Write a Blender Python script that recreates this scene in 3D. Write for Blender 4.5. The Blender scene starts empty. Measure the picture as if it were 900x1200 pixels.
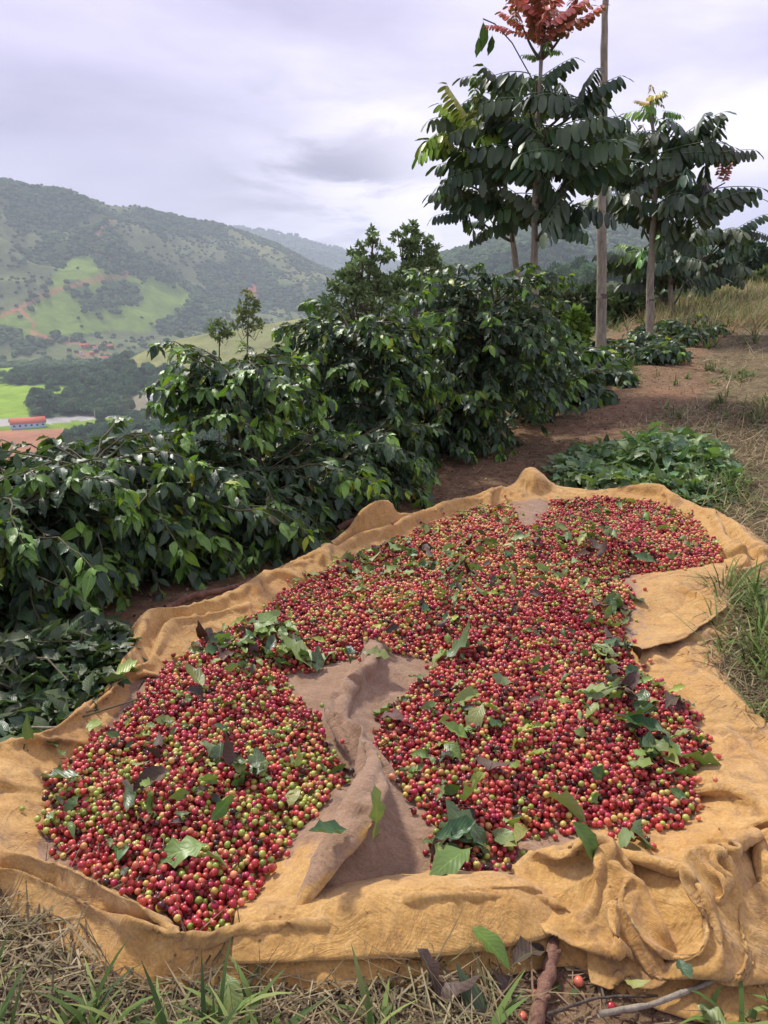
import bpy, bmesh, math, random
import numpy as np
from mathutils import Vector, Matrix, Euler
S = bpy.context.scene
COL = S.collection
RN = np.random.default_rng(7)
random.seed(7)
R = math.radians
# ------------------------------------------------------------------ camera
H = 1.15                      # eye height over the cloth, metres
PITCH = R(15.4)
FPX = 924.0                   # focal length for a 900 x 1200 frame
cam = bpy.data.cameras.new('camera'); camo = bpy.data.objects.new('camera', cam); COL.objects.link(camo)
cam.sensor_fit = 'VERTICAL'; cam.sensor_height = 36.0; cam.lens = 36.0 * FPX / 1200
cam.clip_start = 0.05; cam.clip_end = 20000
camo.location = (0, 0, H); camo.rotation_euler = (math.pi / 2 - PITCH, 0, 0)
S.camera = camo
# ------------------------------------------------------------------ view, sky, sun
S.view_settings.view_transform = 'Standard'; S.view_settings.look = 'None'
S.view_settings.exposure = 0.66; S.view_settings.gamma = 1.0
S.cycles.use_denoising = True
S.cycles.max_bounces = 7; S.cycles.diffuse_bounces = 3; S.cycles.glossy_bounces = 2
S.cycles.transmission_bounces = 3; S.cycles.volume_bounces = 1; S.cycles.transparent_max_bounces = 6
SUN_EL, SUN_AZ = R(52), R(-38)     # azimuth from +Y towards +X
W = bpy.data.worlds.new('World'); S.world = W; W.use_nodes = True
def build_world():
    nt = W.node_tree; N = nt.nodes; L = nt.links; N.clear()
    out = N.new('ShaderNodeOutputWorld'); bg = N.new('ShaderNodeBackground')
    sky = N.new('ShaderNodeTexSky'); sky.sky_type = 'NISHITA'; sky.sun_disc = False
    sky.sun_elevation = SUN_EL; sky.sun_rotation = SUN_AZ; sky.air_density = 1.2; sky.dust_density = 2.0
    bg.inputs['Strength'].default_value = 0.10
    tc = N.new('ShaderNodeTexCoord'); sep = N.new('ShaderNodeSeparateXYZ')
    L.new(tc.outputs['Generated'], sep.inputs[0])
    def math_(op, a, b=None, clamp=False):
        n = N.new('ShaderNodeMath'); n.operation = op; n.use_clamp = clamp
        for i, v in enumerate((a, b)):
            if v is None: continue
            if isinstance(v, (int, float)): n.inputs[i].default_value = v
            else: L.new(v, n.inputs[i])
        return n.outputs[0]
    # cloud deck: directions projected on a plane overhead, so clouds flatten to the horizon
    zz = math_('ADD', math_('MAXIMUM', sep.outputs['Z'], 0.0), 0.16)
    cx = math_('DIVIDE', sep.outputs['X'], zz); cy = math_('DIVIDE', sep.outputs['Y'], zz)
    cmb = N.new('ShaderNodeCombineXYZ'); L.new(cx, cmb.inputs[0]); L.new(cy, cmb.inputs[1])
    def noise(scale, detail, rough, src, w=0.0, dist=0.0):
        n = N.new('ShaderNodeTexNoise'); n.noise_dimensions = '4D'; L.new(src, n.inputs['Vector'])
        n.inputs['Scale'].default_value = scale; n.inputs['Detail'].default_value = detail
        n.inputs['Roughness'].default_value = rough; n.inputs['W'].default_value = w
        n.inputs['Distortion'].default_value = dist
        return n.outputs['Fac']
    def ramp(src, stops):
        r = N.new('ShaderNodeValToRGB'); L.new(src, r.inputs[0]); e = r.color_ramp.elements
        while len(e) < len(stops): e.new(0.5)
        for k, (p, c) in enumerate(stops): e[k].position = p; e[k].color = (*c, 1)
        return r.outputs['Color']
    mp = N.new('ShaderNodeMapping'); L.new(tc.outputs['Generated'], mp.inputs['Vector']); mp.inputs['Scale'].default_value = (1, 1, 3.4)
    n1 = noise(1.5, 5, 0.55, mp.outputs[0], 3.1, 0.2)
    n2 = noise(3.4, 6, 0.58, mp.outputs[0], 4.2, 0.3)
    base = ramp(n1, [(0.30, (3.3, 3.0, 4.4)), (0.44, (4.6, 4.2, 5.9)), (0.54, (5.9, 5.45, 7.2)), (0.68, (8.6, 8.1, 9.6))])
    # the brighter break over the saddle of the hills, with ragged grey cloud across it
    def lobe(x, y, z, power):
        v = N.new('ShaderNodeVectorMath'); v.operation = 'DOT_PRODUCT'
        nrm = N.new('ShaderNodeVectorMath'); nrm.operation = 'NORMALIZE'; L.new(tc.outputs['Generated'], nrm.inputs[0])
        L.new(nrm.outputs[0], v.inputs[0]); v.inputs[1].default_value = Vector((x, y, z)).normalized()
        return math_('POWER', math_('MAXIMUM', v.outputs['Value'], 0.0), power)
    mix1 = N.new('ShaderNodeMix'); mix1.data_type = 'RGBA'
    L.new(math_('MULTIPLY', lobe(0.045, 1.0, 0.085, 80.0), 0.85, True), mix1.inputs['Factor'])
    L.new(base, mix1.inputs['A']); mix1.inputs['B'].default_value = (10.2, 9.5, 10.4, 1)
    n3 = noise(5.0, 6, 0.6, mp.outputs[0], 7.3, 0.5)
    grey = math_('MULTIPLY', math_('MULTIPLY', lobe(-0.07, 1.0, 0.085, 130.0), 1.25, True),
                 ramp_fac(N, L, n3, 0.40, 0.60))
    mix2 = N.new('ShaderNodeMix'); mix2.data_type = 'RGBA'; L.new(grey, mix2.inputs['Factor'])
    L.new(mix1.outputs['Result'], mix2.inputs['A']); mix2.inputs['B'].default_value = (2.3, 2.1, 3.1, 1)
    # thin variation
    mul = N.new('ShaderNodeMix'); mul.data_type = 'RGBA'; mul.blend_type = 'MULTIPLY'; mul.inputs['Factor'].default_value = 1.0
    L.new(mix2.outputs['Result'], mul.inputs['A'])
    L.new(ramp(n2, [(0.34, (0.84, 0.83, 0.88)), (0.5, (0.98, 0.98, 0.99)), (0.66, (1.12, 1.11, 1.10))]), mul.inputs['B'])
    fin = N.new('ShaderNodeMix'); fin.data_type = 'RGBA'; fin.inputs['Factor'].default_value = 0.92
    L.new(sky.outputs[0], fin.inputs['A']); L.new(mul.outputs['Result'], fin.inputs['B'])
    L.new(fin.outputs['Result'], bg.inputs['Color']); L.new(bg.outputs[0], out.inputs['Surface'])
def ramp_fac(N, L, src, a, b):
    m = N.new('ShaderNodeMapRange'); m.interpolation_type = 'SMOOTHSTEP'; L.new(src, m.inputs['Value'])
    m.inputs['From Min'].default_value = a; m.inputs['From Max'].default_value = b
    return m.outputs['Result']
build_world()
sun = bpy.data.lights.new('sun', 'SUN'); suno = bpy.data.objects.new('sun', sun); COL.objects.link(suno)
sun.energy = 3.0; sun.angle = R(6); sun.color = (1.0, 0.95, 0.86)
sd = Vector((math.sin(SUN_AZ) * math.cos(SUN_EL), math.cos(SUN_AZ) * math.cos(SUN_EL), math.sin(SUN_EL)))
suno.rotation_euler = sd.to_track_quat('Z', 'Y').to_euler(); suno.location = (0, 0, 50)

# ------------------------------------------------------------------ helpers
def tag(o, label=None, cat=None, group=None, kind=None):
    for k, v in (('label', label), ('category', cat), ('group', group), ('kind', kind)):
        if v: o[k] = v
    return o
def empty(name, loc, label=None, cat=None, group=None, rz=0.0):
    o = bpy.data.objects.new(name, None); COL.objects.link(o); o.location = loc; o.rotation_euler = (0, 0, rz)
    o.empty_display_size = 0.1
    return tag(o, label, cat, group)
def link(name, me, parent=None, loc=None, kind=None):
    o = bpy.data.objects.new(name, me); COL.objects.link(o)
    if parent is not None: o.parent = parent
    if loc is not None: o.location = loc
    if kind: o['kind'] = kind
    return o
def mesh_np(name, V, F, mat=None, smooth=True, attrs=None, uv=None, mats=None, midx=None):
    """V (n,3); F (m,k) array or a list of such arrays (tris / quads)."""
    if not isinstance(F, (list, tuple)): F = [F]
    F = [f for f in F if len(f)]
    me = bpy.data.meshes.new(name)
    nv = len(V); me.vertices.add(nv); me.vertices.foreach_set('co', np.asarray(V, np.float32).ravel())
    loops = np.concatenate([f.ravel() for f in F]).astype(np.int32)
    tot = np.concatenate([np.full(len(f), f.shape[1]) for f in F]).astype(np.int32)
    st = np.concatenate([[0], np.cumsum(tot)[:-1]]).astype(np.int32)
    me.loops.add(len(loops)); me.loops.foreach_set('vertex_index', loops)
    me.polygons.add(len(tot)); me.polygons.foreach_set('loop_start', st); me.polygons.foreach_set('loop_total', tot)
    if smooth: me.polygons.foreach_set('use_smooth', np.ones(len(tot), bool))
    if mats:
        for m in mats: me.materials.append(m)
        if midx is not None: me.polygons.foreach_set('material_index', np.asarray(midx, np.int32))
    elif mat: me.materials.append(mat)
    if attrs:
        for k, a in attrs.items():
            a = np.asarray(a, np.float32)
            if a.ndim == 1:
                at = me.attributes.new(k, 'FLOAT', 'POINT'); at.data.foreach_set('value', a)
            else:
                at = me.attributes.new(k, 'FLOAT_COLOR', 'POINT')
                at.data.foreach_set('color', np.concatenate([a[:, :3], np.ones((len(a), 1))], 1).astype(np.float32).ravel())
    if uv is not None:
        u = me.uv_layers.new(name='UVMap'); u.data.foreach_set('uv', np.asarray(uv, np.float32)[loops].ravel())
    me.update(calc_edges=True); me.validate()
    return me
def grid_faces(nu, nv, closed_u=False):
    i = np.arange(nu if closed_u else nu - 1)[:, None]; j = np.arange(nv - 1)[None, :]
    a = i * nv + j; b = ((i + 1) % nu) * nv + j
    return np.stack([a, b, b + 1, a + 1], -1).reshape(-1, 4)
class MB:
    """collects pieces into one mesh"""
    def __init__(s): s.V = []; s.F = []; s.T = []; s.n = 0; s.U = []
    def add(s, V, F, tint=0.0, uv=None):
        V = np.asarray(V, float); s.V.append(V); s.F.append(np.asarray(F) + s.n); s.n += len(V)
        s.T.append(np.full(len(V), tint) if np.isscalar(tint) else tint)
        s.U.append(uv if uv is not None else V[:, :2])
    def mesh(s, name, mat, smooth=True):
        by = {}
        for f in s.F: by.setdefault(f.shape[1], []).append(f)
        return mesh_np(name, np.concatenate(s.V), [np.concatenate(v) for v in by.values()], mat, smooth,
                       {'tint': np.concatenate(s.T)}, np.concatenate(s.U))
    def tube(s, P, r, k=6, tint=0.0, cap=True):
        P = np.asarray(P, float); n = len(P); r = np.full(n, r) if np.isscalar(r) else np.asarray(r, float)
        d = np.gradient(P, axis=0); d /= np.linalg.norm(d, axis=1)[:, None] + 1e-9
        ref = np.array([0.0, 0, 1]) if abs(d[0][2]) < 0.8 else np.array([1.0, 0, 0])
        a = np.cross(d, ref); a /= np.linalg.norm(a, axis=1)[:, None] + 1e-9; b = np.cross(d, a)
        t = np.arange(k) * 2 * math.pi / k
        V = P[:, None] + r[:, None, None] * (np.cos(t)[None, :, None] * a[:, None] + np.sin(t)[None, :, None] * b[:, None])
        L_ = np.concatenate([[0], np.cumsum(np.linalg.norm(np.diff(P, axis=0), axis=1))])
        uv = np.stack(np.broadcast_arrays(t[None, :] / 6.28, L_[:, None]), -1).reshape(-1, 2)
        i = np.arange(n - 1)[:, None] * k; j = np.arange(k)[None, :]
        F = np.stack([i + j, i + (j + 1) % k, i + k + (j + 1) % k, i + k + j], -1).reshape(-1, 4)
        s.add(V.reshape(-1, 3), F, tint, uv)
        if cap and k in (4, 3, 6, 8, 10, 12):
            base = s.n - n * k
            for o0 in (0, (n - 1) * k):
                s.F.append(np.array([[base + o0 + q for q in range(k)]])) if k <= 12 else None
    def box(s, c, size, rz=0.0, tint=0.0):
        x, y, z = [v / 2 for v in size]
        V = np.array([(a, b, d) for a in (-x, x) for b in (-y, y) for d in (-z, z)])
        cs, sn = math.cos(rz), math.sin(rz)
        V = np.stack([V[:, 0] * cs - V[:, 1] * sn, V[:, 0] * sn + V[:, 1] * cs, V[:, 2]], 1) + np.array(c)
        s.add(V, np.array([(0, 1, 3, 2), (4, 6, 7, 5), (0, 4, 5, 1), (2, 3, 7, 6), (0, 2, 6, 4), (1, 5, 7, 3)]), tint)
# value noise
_P = np.random.default_rng(3).random((256, 256))
def vnoise(x, y):
    x = np.asarray(x, float); y = np.asarray(y, float)
    xi = np.floor(x).astype(int); yi = np.floor(y).astype(int); fx = x - xi; fy = y - yi
    fx = fx * fx * (3 - 2 * fx); fy = fy * fy * (3 - 2 * fy)
    g = lambda a, b: _P[a & 255, b & 255]
    return (g(xi, yi) * (1 - fx) * (1 - fy) + g(xi + 1, yi) * fx * (1 - fy) + g(xi, yi + 1) * (1 - fx) * fy + g(xi + 1, yi + 1) * fx * fy)
def fbm(x, y, o=4, g=0.5):
    s = 0; a = 1; t = 0
    for k in range(o):
        s = s + a * vnoise(x * 2 ** k + 17.3 * k, y * 2 ** k + 5.1 * k); t += a; a *= g
    return s / t
def sstep(a, b, x):
    t = np.clip((np.asarray(x, float) - a) / (b - a), 0, 1); return t * t * (3 - 2 * t)
SP, CP = math.sin(PITCH), math.cos(PITCH)
def ray(px, py):
    u = (px - 450) / FPX; v = (py - 600) / FPX
    return np.array([u, CP - v * SP, -SP - v * CP])
def to_px(P):
    P = np.asarray(P, float); X = P[..., 0]; Y = P[..., 1]; Z = P[..., 2] - H
    dep = Y * CP - Z * SP; up = Y * SP + Z * CP
    dep = np.where(dep < 1e-3, 1e-3, dep)
    return 450 + FPX * X / dep, 600 - FPX * up / dep, dep
# materials
class NT:
    def __init__(s, name):
        s.m = bpy.data.materials.new(name); s.m.use_nodes = True; s.t = s.m.node_tree; s.N = s.t.nodes; s.L = s.t.links; s.N.clear()
        s.out = s.N.new('ShaderNodeOutputMaterial'); s.b = s.N.new('ShaderNodeBsdfPrincipled'); s.L.new(s.b.outputs[0], s.out.inputs[0])
    def set(s, **k):
        for a, v in k.items():
            i = s.b.inputs[a.replace('_', ' ')]
            s.put(i, v)
        return s
    def put(s, i, v):
        if isinstance(v, bpy.types.NodeSocket): s.L.new(v, i)
        elif isinstance(v, tuple) and len(v) == 3 and i.type == 'RGBA': i.default_value = (*v, 1)
        else: i.default_value = v
    def noise(s, scale, detail=4, rough=0.5, vec=None, dist=0.0, col=False):
        n = s.N.new('ShaderNodeTexNoise'); n.inputs['Scale'].default_value = scale; n.inputs['Detail'].default_value = detail
        n.inputs['Roughness'].default_value = rough; n.inputs['Distortion'].default_value = dist
        if vec is not None: s.L.new(vec, n.inputs['Vector'])
        return n.outputs['Color' if col else 'Fac']
    def vor(s, scale, vec=None, feat='F1', out='Distance', rnd=1.0):
        n = s.N.new('ShaderNodeTexVoronoi'); n.feature = feat; n.inputs['Scale'].default_value = scale
        n.inputs['Randomness'].default_value = rnd
        if vec is not None: s.L.new(vec, n.inputs['Vector'])
        return n.outputs[out]
    def wave(s, scale, dist=0, vec=None, direction='X', detail=2, prof='SIN'):
        n = s.N.new('ShaderNodeTexWave'); n.bands_direction = direction; n.inputs['Scale'].default_value = scale
        n.inputs['Distortion'].default_value = dist; n.inputs['Detail'].default_value = detail; n.wave_profile = prof
        if vec is not None: s.L.new(vec, n.inputs['Vector'])
        return n.outputs['Fac']
    def math(s, op, a, b=0.0, clamp=False):
        n = s.N.new('ShaderNodeMath'); n.operation = op; n.use_clamp = clamp
        s.put(n.inputs[0], a); s.put(n.inputs[1], b); return n.outputs[0]
    def mr(s, v, a, b, c=0.0, d=1.0, smooth=True):
        n = s.N.new('ShaderNodeMapRange'); n.interpolation_type = 'SMOOTHSTEP' if smooth else 'LINEAR'
        s.put(n.inputs['Value'], v)
        for k, x in (('From Min', a), ('From Max', b), ('To Min', c), ('To Max', d)): n.inputs[k].default_value = x
        return n.outputs['Result']
    def ramp(s, v, stops, interp='LINEAR'):
        n = s.N.new('ShaderNodeValToRGB'); n.color_ramp.interpolation = interp; s.L.new(v, n.inputs[0]); e = n.color_ramp.elements
        while len(e) < len(stops): e.new(0.5)
        for k, (p, c) in enumerate(stops): e[k].position = p; e[k].color = (*c, 1)
        return n.outputs['Color']
    def mix(s, f, a, b, mode='MIX'):
        n = s.N.new('ShaderNodeMix'); n.data_type = 'RGBA'; n.blend_type = mode
        s.put(n.inputs['Factor'], f); s.put(n.inputs['A'], a); s.put(n.inputs['B'], b); return n.outputs['Result']
    def attr(s, name, out='Fac', typ='GEOMETRY'):
        n = s.N.new('ShaderNodeAttribute'); n.attribute_name = name; n.attribute_type = typ; return n.outputs[out]
    def co(s, out='Object'):
        return s.N.new('ShaderNodeTexCoord').outputs[out]
    def pos(s): return s.N.new('ShaderNodeNewGeometry').outputs['Position']
    def mapv(s, vec, scale):
        n = s.N.new('ShaderNodeMapping'); s.L.new(vec, n.inputs['Vector']); n.inputs['Scale'].default_value = scale; return n.outputs[0]
    def bump(s, h, strength=0.5, dist=0.01, nrm=None):
        n = s.N.new('ShaderNodeBump'); n.inputs['Strength'].default_value = strength; n.inputs['Distance'].default_value = dist
        s.L.new(h, n.inputs['Height'])
        if nrm is not None: s.L.new(nrm, n.inputs['Normal'])
        s.L.new(n.outputs[0], s.b.inputs['Normal']); return n.outputs[0]
    def rnd(s):
        """random per leaf: attribute tint on joined meshes, plus the object's own random number"""
        o = s.N.new('ShaderNodeObjectInfo').outputs['Random']
        return s.math('FRACT', s.math('ADD', s.attr('tint'), o))
# ------------------------------------------------------------------ terrain
XR_Y = np.array([-30, -5, 1.2, 1.9, 3.0, 4.3, 6, 8, 12, 16, 30, 60, 150])
XR_X = np.array([-14, -3.6, -1.75, -1.35, -0.85, -0.1, 0.65, 1.55, 3.5, 5.5, 13, 30, 85.])
def rowx(y): return np.interp(y, XR_Y, XR_X)
FLOOR = -100.0
def azs(px, py):
    d = ray(px, py); return math.atan2(d[0], d[1]), d[2] / math.hypot(d[0], d[1])
def profile(pts, dist):
    A = [azs(x, y) for x, y in pts]
    return np.array([a for a, _ in A]), np.array([H + s * dd for (_, s), dd in zip(A, dist if hasattr(dist, '__len__') else [dist] * len(A))])
# (azimuth, crest height), crest distance, foot distance, back width
RIDGES = []
a, z = profile([(-700, 260), (-350, 205), (-150, 215), (0, 218), (45, 222), (82, 222), (130, 242), (200, 254), (262, 268), (330, 292), (390, 320), (440, 345), (520, 400), (600, 470)],
               [2300, 2200, 2100, 2100, 2100, 2120, 2160, 2250, 2350, 2450, 2500, 2500, 2500, 2500])
rr = np.array([2300, 2200, 2100, 2100, 2100, 2120, 2160, 2250, 2350, 2450, 2500, 2500, 2500, 2500.])
RIDGES.append((a, z, rr, np.full(len(a), 1330.), 900.))
a, z = profile([(-200, 330), (150, 300), (230, 275), (285, 270), (340, 277), (400, 293), (430, 303), (470, 308), (520, 300), (560, 310), (700, 330), (900, 330)], 4600)
RIDGES.append((a, z, np.full(len(a), 4600.), np.full(len(a), 3000.), 1200.))
a, z = profile([(380, 420), (440, 340), (490, 305), (560, 287), (620, 262), (660, 254), (700, 252), (750, 264), (800, 280), (860, 292), (900, 300), (1000, 310), (1300, 290), (1700, 320)], 1500)
RIDGES.append((a, z, np.full(len(a), 1500.), np.full(len(a), 700.), 900.))
a, z = profile([(120, 440), (165, 414), (200, 400), (240, 391), (300, 382), (350, 374), (375, 371), (430, 369), (500, 372), (600, 380), (700, 430)], 900)
RIDGES.append((a, z, np.full(len(a), 900.), np.full(len(a), 700.), 300.))
a, z = profile([(40, 640), (90, 560), (130, 532), (180, 520), (260, 515), (340, 515), (420, 520), (520, 540), (640, 620)], 480)
RIDGES.append((a, z, np.full(len(a), 480.), np.full(len(a), 380.), 110.))
def far_h(x, y):
    r = np.hypot(x, y); th = np.arctan2(x, y)
    n = fbm(x / 260 + 3, y / 260 + 9, 5, 0.5) - 0.5
    nr = 1 - np.abs(2 * fbm(x / 330 + 13, y / 330 + 2, 4, 0.5) - 1) * 2.2     # ridged
    z = FLOOR + 3 * n + 0 * r
    for k, (a, zc, rc, rf, bw) in enumerate(RIDGES):
        c = np.interp(th, a, zc); rcc = np.interp(th, a, rc); rff = np.interp(th, a, rf)
        side = sstep(a[0] - 0.35, a[0], th) * (1 - sstep(a[-1], a[-1] + 0.35, th))
        t = (r - rff) / (rcc - rff)
        front = np.clip(t, 0, 1); up = 0.55 * front + 0.45 * front ** 2 * (3 - 2 * front)
        back = np.clip((r - rcc) / bw, 0, 1)
        body = np.where(t <= 1, up, 1 - 0.8 * sstep(0, 1, back))
        amp = (c - FLOOR)
        rough = amp * np.clip(front, 0, 1) * np.clip(1.0 - front * 0.88, 0.05, 1) * np.where(t <= 1, 1, 0.3)
        if k >= 3: dz = 0.10 * amp * n * front
        else: dz = rough * (0.62 * (nr - 0.45) + 0.5 * n)
        zz = FLOOR + (amp * body + dz) * side
        # long spur with the pasture on the left mountain
        if k == 0:
            pass
        z = np.maximum(z, zz)
    return z
def near_h(x, y):
    d = rowx(y) - x
    b = 0.040 * np.clip(y - 4, 0, 26) + 0.055 * np.clip(x - 1.0, 0, 8) + 0.02 * np.clip(y - 30, 0, 200)
    dd = np.clip(d, 0, None)
    drop = 0.34 * (np.sqrt(dd * dd + 0.09) - 0.3) + 0.12 * np.clip(dd - 15, 0, None)
    return b - drop
def T(x, y, fine=True):
    x = np.asarray(x, float); y = np.asarray(y, float)
    nh = near_h(x, y)
    if not fine and x.ndim == 0 and x * x + y * y < 900: return nh
    if fine:
        r = np.hypot(x, y)
        nh = nh + 0.035 * (fbm(x * 1.3 + 40, y * 1.3 + 40, 4) - 0.5) * np.clip(r / 3, 0.3, 4)
    fh = far_h(x, y)
    r = np.hypot(x, y)
    near = nh * 1.0
    k = 8.0
    m = np.maximum(near, fh)
    h = np.clip(k - np.abs(near - fh), 0, k)
    sm = m + h * h / (4 * k) * sstep(30, 90, r)
    w = sstep(420, 640, r)      # our own spur ends before the far slopes start
    w2 = sstep(60, 300, r) * sstep(-200, 200, -d_right(x, y))
    return np.where(r < 420, np.where(r > 30, sm, near), sm * (1 - w) + fh * w)
def d_right(x, y): return x * 0 + 0.0
def ground_at(px, py, zoff=0.0, rmax=6000):
    """march the pixel's ray to the ground"""
    d = ray(px, py); lo, hi = 0.3, rmax
    for _ in range(3):
        t = np.geomspace(lo, hi, 60 if _ else 330); z = H + d[2] * t; k = np.argmax(z <= T(d[0] * t, d[1] * t, False) + zoff)
        if k == 0: k = len(t) - 1
        lo, hi = t[k - 1], t[k]
    p = np.array([0, 0, H]) + d * hi
    return p
def inpoly(x, y, poly):
    c = np.zeros(np.shape(x), bool); n = len(poly)
    for i in range(n):
        x0, y0 = poly[i]; x1, y1 = poly[(i + 1) % n]
        if y0 == y1: continue
        k = ((y0 > y) != (y1 > y)) & (x < (x1 - x0) * (y - y0) / (y1 - y0) + x0); c ^= k
    return c
def segdist(x, y, pts):
    d = np.full(np.shape(x), 1e9)
    for (x0, y0), (x1, y1) in zip(pts[:-1], pts[1:]):
        dx, dy = x1 - x0, y1 - y0; t = np.clip(((x - x0) * dx + (y - y0) * dy) / (dx * dx + dy * dy + 1e-9), 0, 1)
        d = np.minimum(d, np.hypot(x - x0 - t * dx, y - y0 - t * dy))
    return d
def build_terrain():
    rads = [0.25]
    while rads[-1] < 6000:
        r = rads[-1]; rads.append(r * (1.018 if r < 500 else 1.005 if 1150 < r < 2500 else 1.0115) if r > 1 else r + 0.02)
    rads = np.array(rads)
    az = np.concatenate([np.arange(-180, -46, 2.0), np.arange(-46, 36, 0.17), np.arange(36, 180, 2.0)]) * math.pi / 180
    nr, na = len(rads), len(az)
    A, Rr = np.meshgrid(az, rads, indexing='ij')
    X = Rr * np.sin(A); Y = Rr * np.cos(A); Z = T(X, Y)
    V = np.stack([X, Y, Z], -1).reshape(-1, 3)
    px, py, dep = to_px(V); r = np.hypot(V[:, 0], V[:, 1])
    # ---- land cover (albedo) of the far country
    x, y = V[:, 0], V[:, 1]
    j1 = (fbm(x / 60, y / 60, 4) - 0.5); j2 = (fbm(x / 60 + 50, y / 60 + 50, 4) - 0.5)
    qx = px + j1 * 22 * np.clip(900 / np.maximum(r, 300), 0.4, 1.2); qy = py + j2 * 14
    forest = np.array([0.055, 0.085, 0.040]); past = np.array([0.19, 0.27, 0.055]); dryp = np.array([0.26, 0.27, 0.10])
    dirt = np.array([0.40, 0.19, 0.10]); bright = np.array([0.25, 0.38, 0.05])
    C = np.tile(forest, (len(V), 1)) * (0.8 + 0.6 * fbm(x / 40, y / 40, 4))[:, None]
    cover = np.ones(len(V))            # 1 = trees stand here
    scrub = fbm(x / 110 + 7, y / 110 + 3, 4)
    far0 = (r > 1250) & (r < 2700) & (px < 460)
    k = sstep(0.46, 0.56, scrub) * far0
    C = C * (1 - k[:, None]) + np.array([0.155, 0.18, 0.08]) * k[:, None]; cover -= 0.85 * k
    mid = (r > 380) & (r < 620) & (V[:, 2] > FLOOR + 5); C[mid] = forest * 1.6; cover[mid] = 1
    def paint(mask, col, w=1.0, cv=0.0):
        m = mask.astype(float) * w
        C[:] = C * (1 - m[:, None]) + np.asarray(col) * m[:, None]; cover[:] = cover * (1 - m) + cv * m
    left = (r > 1100) & (r < 2400) & (py > 0)
    g = [(95, 292), (118, 310), (150, 322), (190, 322), (230, 342), (205, 368), (165, 388), (120, 392), (60, 396), (-60, 400), (-60, 362), (20, 366), (45, 352), (70, 318)]
    gm = left & inpoly(qx, qy, g)
    paint(gm, past, 1.0, 0.008)
    paint(gm & (fbm(x / 90 + 31, y / 90 + 8, 3) > 0.60), forest * 1.3, 0.85, 0.7)
    paint(left & inpoly(qx, qy, [(128, 325), (165, 330), (160, 350), (135, 365), (100, 362), (112, 340)]), forest * 1.2, 0.9, 0.8)
    paint(left & inpoly(qx, qy, [(-60, 378), (20, 380), (30, 400), (-60, 408)]), forest, 1, 1)
    paint(left & inpoly(qx, qy, [(255, 262), (300, 280), (345, 300), (340, 306), (290, 290)]), dryp, 0.8, 0.1)
    paint(left & inpoly(qx, qy, [(330, 308), (380, 305), (385, 330), (345, 335)]), dryp * 0.8, 0.7, 0.2)
    paint(left & (segdist(px, py, [(0, 370), (22, 362), (50, 346), (90, 333), (120, 326), (150, 322)]) < 2.2), dirt, 1, 0)
    paint(left & (segdist(px, py, [(22, 362), (40, 378), (38, 390), (60, 398), (100, 404)]) < 1.6), dirt * 1.05, 1, 0)
    paint(left & (segdist(px, py, [(150, 322), (120, 300), (105, 290), (122, 262), (135, 257)]) < 1.6), dirt, 0.8, 0)
    paint(left & inpoly(px, py, [(286, 338), (296, 332), (304, 338), (302, 348), (282, 346)]), np.array([0.42, 0.14, 0.09]), 1, 0)
    # the valley floor
    vf = (r > 300) & (r < 1400) & (V[:, 2] < FLOOR + 14)
    paint(vf & inpoly(px, py, [(-80, 494), (95, 492), (150, 498), (92, 513), (-80, 513)]), bright * 0.7, 1, 0)
    paint(vf & inpoly(qx, py, [(20, 432), (60, 430), (180, 432), (190, 447), (150, 455), (60, 462), (20, 466)]), bright, 1, 0)
    paint(vf & inpoly(qx, qy * 0.5 + py * 0.5, [(-80, 440), (10, 431), (80, 429), (170, 434), (175, 444), (120, 446), (60, 452), (30, 470), (28, 493), (-80, 500)]), bright, 1, 0)
    paint(vf & inpoly(px, py, [(-80, 493), (30, 490), (160, 487), (330, 470), (330, 476), (160, 494), (60, 497), (-80, 502)]), np.array([0.42, 0.40, 0.38]), 1, 0)
    paint(vf & inpoly(px, py, [(150, 462), (260, 454), (330, 452), (340, 478), (230, 492), (150, 490)]), np.array([0.33, 0.29, 0.20]), 0.8, 0)
    paint(vf & inpoly(px, py, [(60, 496), (150, 488), (160, 500), (90, 512), (60, 508)]), bright * 0.8, 1, 0.02)
    paint(vf & inpoly(qx, qy, [(-80, 506), (10, 508), (75, 506), (78, 520), (40, 545), (20, 575), (-80, 585)]), np.array([0.40, 0.20, 0.12]), 1, 0)
    paint(vf & inpoly(px, py, [(60, 404), (92, 400), (130, 405), (128, 414), (95, 420), (80, 410)]), dirt * 1.1, 0.6, 0)
    hm = (r > 690) & (r < 1100) & inpoly(qx * 0.4 + px * 0.6, qy * 0.4 + py * 0.6, [(140, 432), (165, 408), (240, 388), (300, 378), (372, 366), (460, 360), (460, 440), (330, 440), (250, 432), (180, 436)])
    paint(hm, dryp, 1, 0.03)
    paint((r > 1200) & (r < 2600) & (px > 460), forest, 1, 1)
    # near hillside (outside the small area with its own soil)
    nh = r < 400
    C[nh] = (np.array([0.075, 0.085, 0.035]) * (0.7 + 0.8 * fbm(x / 3, y / 3, 4))[:, None])[nh]
    # ---- split into ground / terrain
    F = grid_faces(na, nr, True)
    rq = rads[F[:, 0] % nr]
    nearf = rq < 42
    m1 = mat_soil(); m2 = mat_land()
    def sub(Fs, name, mat, attrs):
        ids, inv = np.unique(Fs, return_inverse=True)
        return mesh_np(name, V[ids], inv.reshape(Fs.shape)[:, ::-1], mat, True, {k: v[ids] for k, v in attrs.items()})
    # path mask for the ground: 1 bare soil, 0 dry grass
    yy = y; xl = rowx(yy)
    wr = np.interp(yy, [-5, 3.6, 4.6, 6, 9, 13, 18, 40], [0.0, 0.2, 1.4, 1.45, 1.5, 1.7, 0.9, 0.5])
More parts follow.
